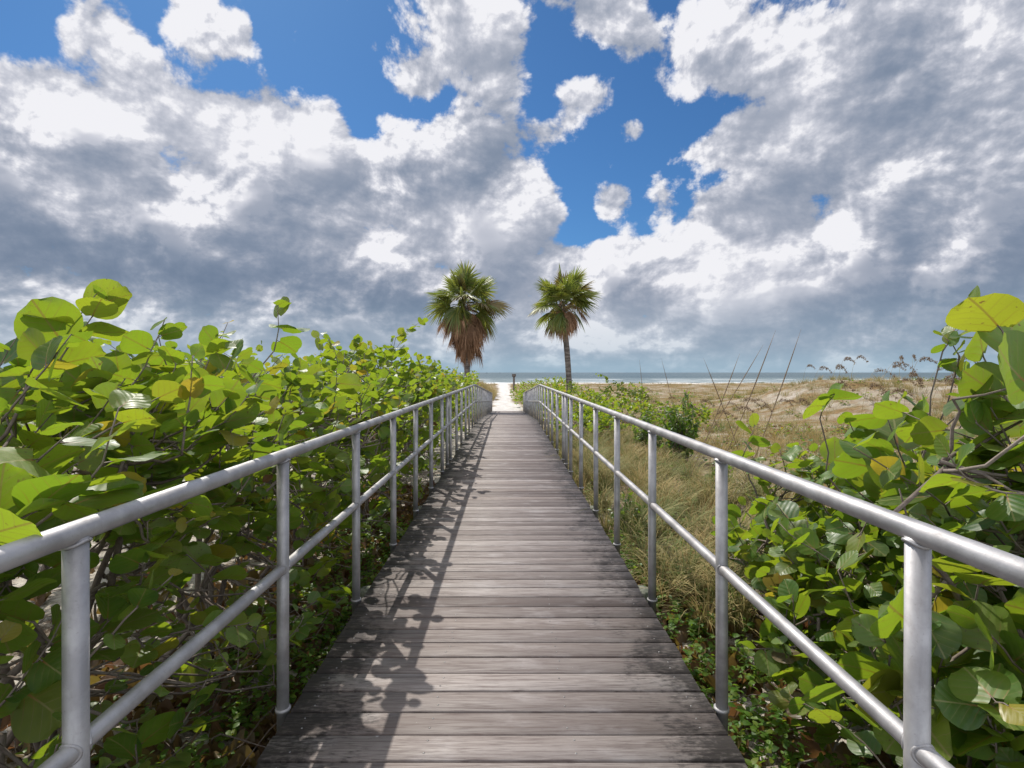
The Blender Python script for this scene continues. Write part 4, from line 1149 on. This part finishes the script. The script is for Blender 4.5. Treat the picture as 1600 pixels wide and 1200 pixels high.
# ---------------------------------------------------------------- palms
def palm(label, foot_px, d, path, crown_r, green, dead, seed, skirt_len, trunk_r=.17):
    r = np.random.default_rng(seed)
    fx = CAMX + (foot_px - CX) / FPX * d
    zg = float(ground_z(fx, d))
    root = empty('palm_tree', (fx, d, zg), label, 'palm tree')
    pts = [np.array((fx, d, zg - .2))] + [np.array(at(px, py, d)) for px, py in path]
    # smooth trunk
    T = np.linspace(0, len(pts) - 1, 40)
    P = []
    for t in T:
        i = min(len(pts) - 2, int(t)); f = t - i
        p0 = pts[max(0, i - 1)]; p1 = pts[i]; p2 = pts[i + 1]; p3 = pts[min(len(pts) - 1, i + 2)]
        P.append(.5 * ((2 * p1) + (p2 - p0) * f + (2 * p0 - 5 * p1 + 4 * p2 - p3) * f * f + (3 * p1 - p0 - 3 * p2 + p3) * f ** 3))
    P = np.array(P)
    rad = trunk_r * (1 + .12 * np.exp(-np.linspace(0, 9, 40)) + .03 * np.sin(np.arange(40) * 1.9))
    tm = MB(); tm.tube(P, rad, 14)
    org = (fx, d, zg)
    link('trunk', tm.mesh('trunk', org), M_BARK, root)
    top = P[-1]
    def frond(mb, a, el, pet, blade, droop, tone, age, nseg=30, spread=1.9):
        hz = np.array([np.cos(a), np.sin(a), 0.]); up = np.array([0, 0, 1.])
        q = np.linspace(0, 1, 7)
        dirs = [np.cos(el - droop * t * .7) * hz + np.sin(el - droop * t * .7) * up for t in q]
        C = [top + up * r.normal(0, .16) + hz * trunk_r * .5]
        for k in range(6): C.append(C[-1] + dirs[k] * pet / 6)
        C = np.array(C)
        mb.tube(C, np.linspace(.020, .010, 7), 4, cap=False, col=(tone, age, .1))
        hub = C[-1]; d0 = norm(dirs[-1]); sd = norm(np.cross(d0, up) + 1e-4); nrm = np.cross(sd, d0)
        nrm = norm(nrm + r.normal(0, .5, 3)); sd = norm(np.cross(d0, nrm)); 
        for k in range(nseg):
            f = (k + .5) / nseg * 2 - 1
            th = f * spread + r.normal(0, .03)
            base = hub + d0 * (.30 * blade * (1 - abs(f)) ** 1.0)          # the costa runs on into the blade
            dr = norm(d0 * np.cos(th) + sd * np.sin(th) - nrm * .18 * abs(f) + nrm * .0)
            Lg = blade * (1.0 - .22 * abs(f)) * r.uniform(.88, 1.08)
            t = np.array([0, .4, .72, 1.0])
            fall = (droop * .40 + .05) * Lg
            S = base[None] + dr[None] * (Lg * t)[:, None] - up[None] * (fall * t ** 2.2)[:, None]
            w = norm(np.cross(dr, nrm + r.normal(0, .35, 3))) * blade * .040
            ww = np.array([.35, 1.0, .6, .06])[:, None]
            V = np.stack([S - w[None] * ww, S + w[None] * ww], 1).reshape(-1, 3)
            c = (np.clip(tone + r.normal(0, .12), 0, 1), np.clip(age + (.35 if r.random() < .06 else 0), 0, 1), np.clip(r.normal(.06, .12), 0, .6))
            mb.add(V, [(0, 1, 3, 2), (2, 3, 5, 4), (4, 5, 7, 6)], None, c)
    cm = MB()
    for k in range(green):
        a = k * 2.399963 + r.normal(0, .2)
        f = k / green
        el = R(86 - 88 * f + r.normal(0, 15))
        frond(cm, a, el, crown_r * r.uniform(.40, .58), crown_r * r.uniform(.50, .64), .15 + .85 * f * r.uniform(.2, 1.3), r.random(), .0 if r.random() > .10 * (1 + f) else .6)
    link('crown', cm.mesh('crown', org), M_FROND, root)
    dm = MB()
    for k in range(dead):
        a = k * 2.399963 + r.normal(0, .3)
        f = (k + .5) / dead
        # hang lower and closer to the trunk
        zoff = .30 - (skirt_len + .3) * f * .62
        keep = top.copy()
        i = np.argmin(np.abs(P[:, 2] - (top[2] + zoff)))
        top_ = P[i]
        top[:] = top_
        frond(dm, a, R(-4 - 46 * r.random() - 24 * f), crown_r * r.uniform(.32, .50) * (1.2 - .6 * f), crown_r * r.uniform(.42, .58) * (1.05 - .3 * f), .95, r.random(), 0, 22, .9)
        top[:] = keep
    link('dead_skirt', dm.mesh('dead_skirt', org), M_SKIRT, root)
palm('shaggy palm with a long brown skirt of dead fronds behind the left hedge', 729, 30, [(730, 560), (729, 520), (728, 478)], 1.95, 42, 90, 3, 2.7, .155)
palm('palm with bare slender curved trunk and short brown skirt, right of the path', 889, 29, [(889, 600), (886, 550), (882, 510), (879, 474)], 1.70, 42, 26, 8, .7, .150)

# ---------------------------------------------------------------- post by the beach, boats on the horizon
def post():
    d = 70.0
    x, _, _ = at(803, 590, d)
    zg = float(ground_z(x, d))
    root = empty('wooden_post', (x, d, zg), 'short grey wooden post with a box on top where the sand path meets the beach', 'post')
    b = MB(); b.tube([(x, d, zg - .2), (x, d, 1.0), (x, d, 1.02)], [.135, .13, .10], 12)
    link('shaft', b.mesh('shaft', (x, d, zg)), M_POSTWOOD, root)
    b = MB()
    z1 = at(0, 584.2, d)[2]; z0 = at(0, 588.6, d)[2]
    b.box(x - .25, x + .25, d - .2, d + .2, z0, z1 - .05)
    b.box(x - .28, x + .28, d - .23, d + .23, z1 - .047, z1)
    link('box', b.mesh('box', (x, d, zg)), M_POSTWOOD, root, smooth=False)
post()
def boat(px, d, L, label):
    x = CAMX + (px - CX) / FPX * d
    root = empty('boat', (x, d, -1.92), label, 'boat')
    z = -1.92
    h = MB()
    n = 9
    t = np.linspace(-1, 1, n)
    ring = []
    for k, u in enumerate(t):
        w = L * .16 * (1 - abs(u) ** 2.6) + .03
        sh = L * .13 * (1 + .35 * u * u)
        ring.append([(x + u * L / 2, d - w, z + sh), (x + u * L / 2 * .92, d - w * .5, z - .2), (x + u * L / 2 * .92, d + w * .5, z - .2), (x + u * L / 2, d + w, z + sh)])
    V = np.array(ring).reshape(-1, 3)
    Q = [(4 * k + j, 4 * k + (j + 1) % 4, 4 * k + 4 + (j + 1) % 4, 4 * k + 4 + j) for k in range(n - 1) for j in range(4)]
    Q += [(0, 1, 2, 3), (4 * n - 1, 4 * n - 2, 4 * n - 3, 4 * n - 4)]
    h.add(V, Q)
    link('hull', h.mesh('hull', (x, d, z)), M_HULL, root)
    c = MB()
    c.box(x - L * .16, x + L * .14, d - L * .09, d + L * .09, z + L * .13, z + L * .27, c=L * .02)
    c.tube([(x, d, z + L * .26), (x, d, z + L * .62)], L * .012, 6)
    link('cabin', c.mesh('cabin', (x, d, z)), M_SAIL, root, smooth=False)
boat(760.5, 2600, 10, 'tiny dark boat on the horizon, nearer the left hedge')
boat(781, 3000, 9, 'tiny dark boat on the horizon left of the grey post')
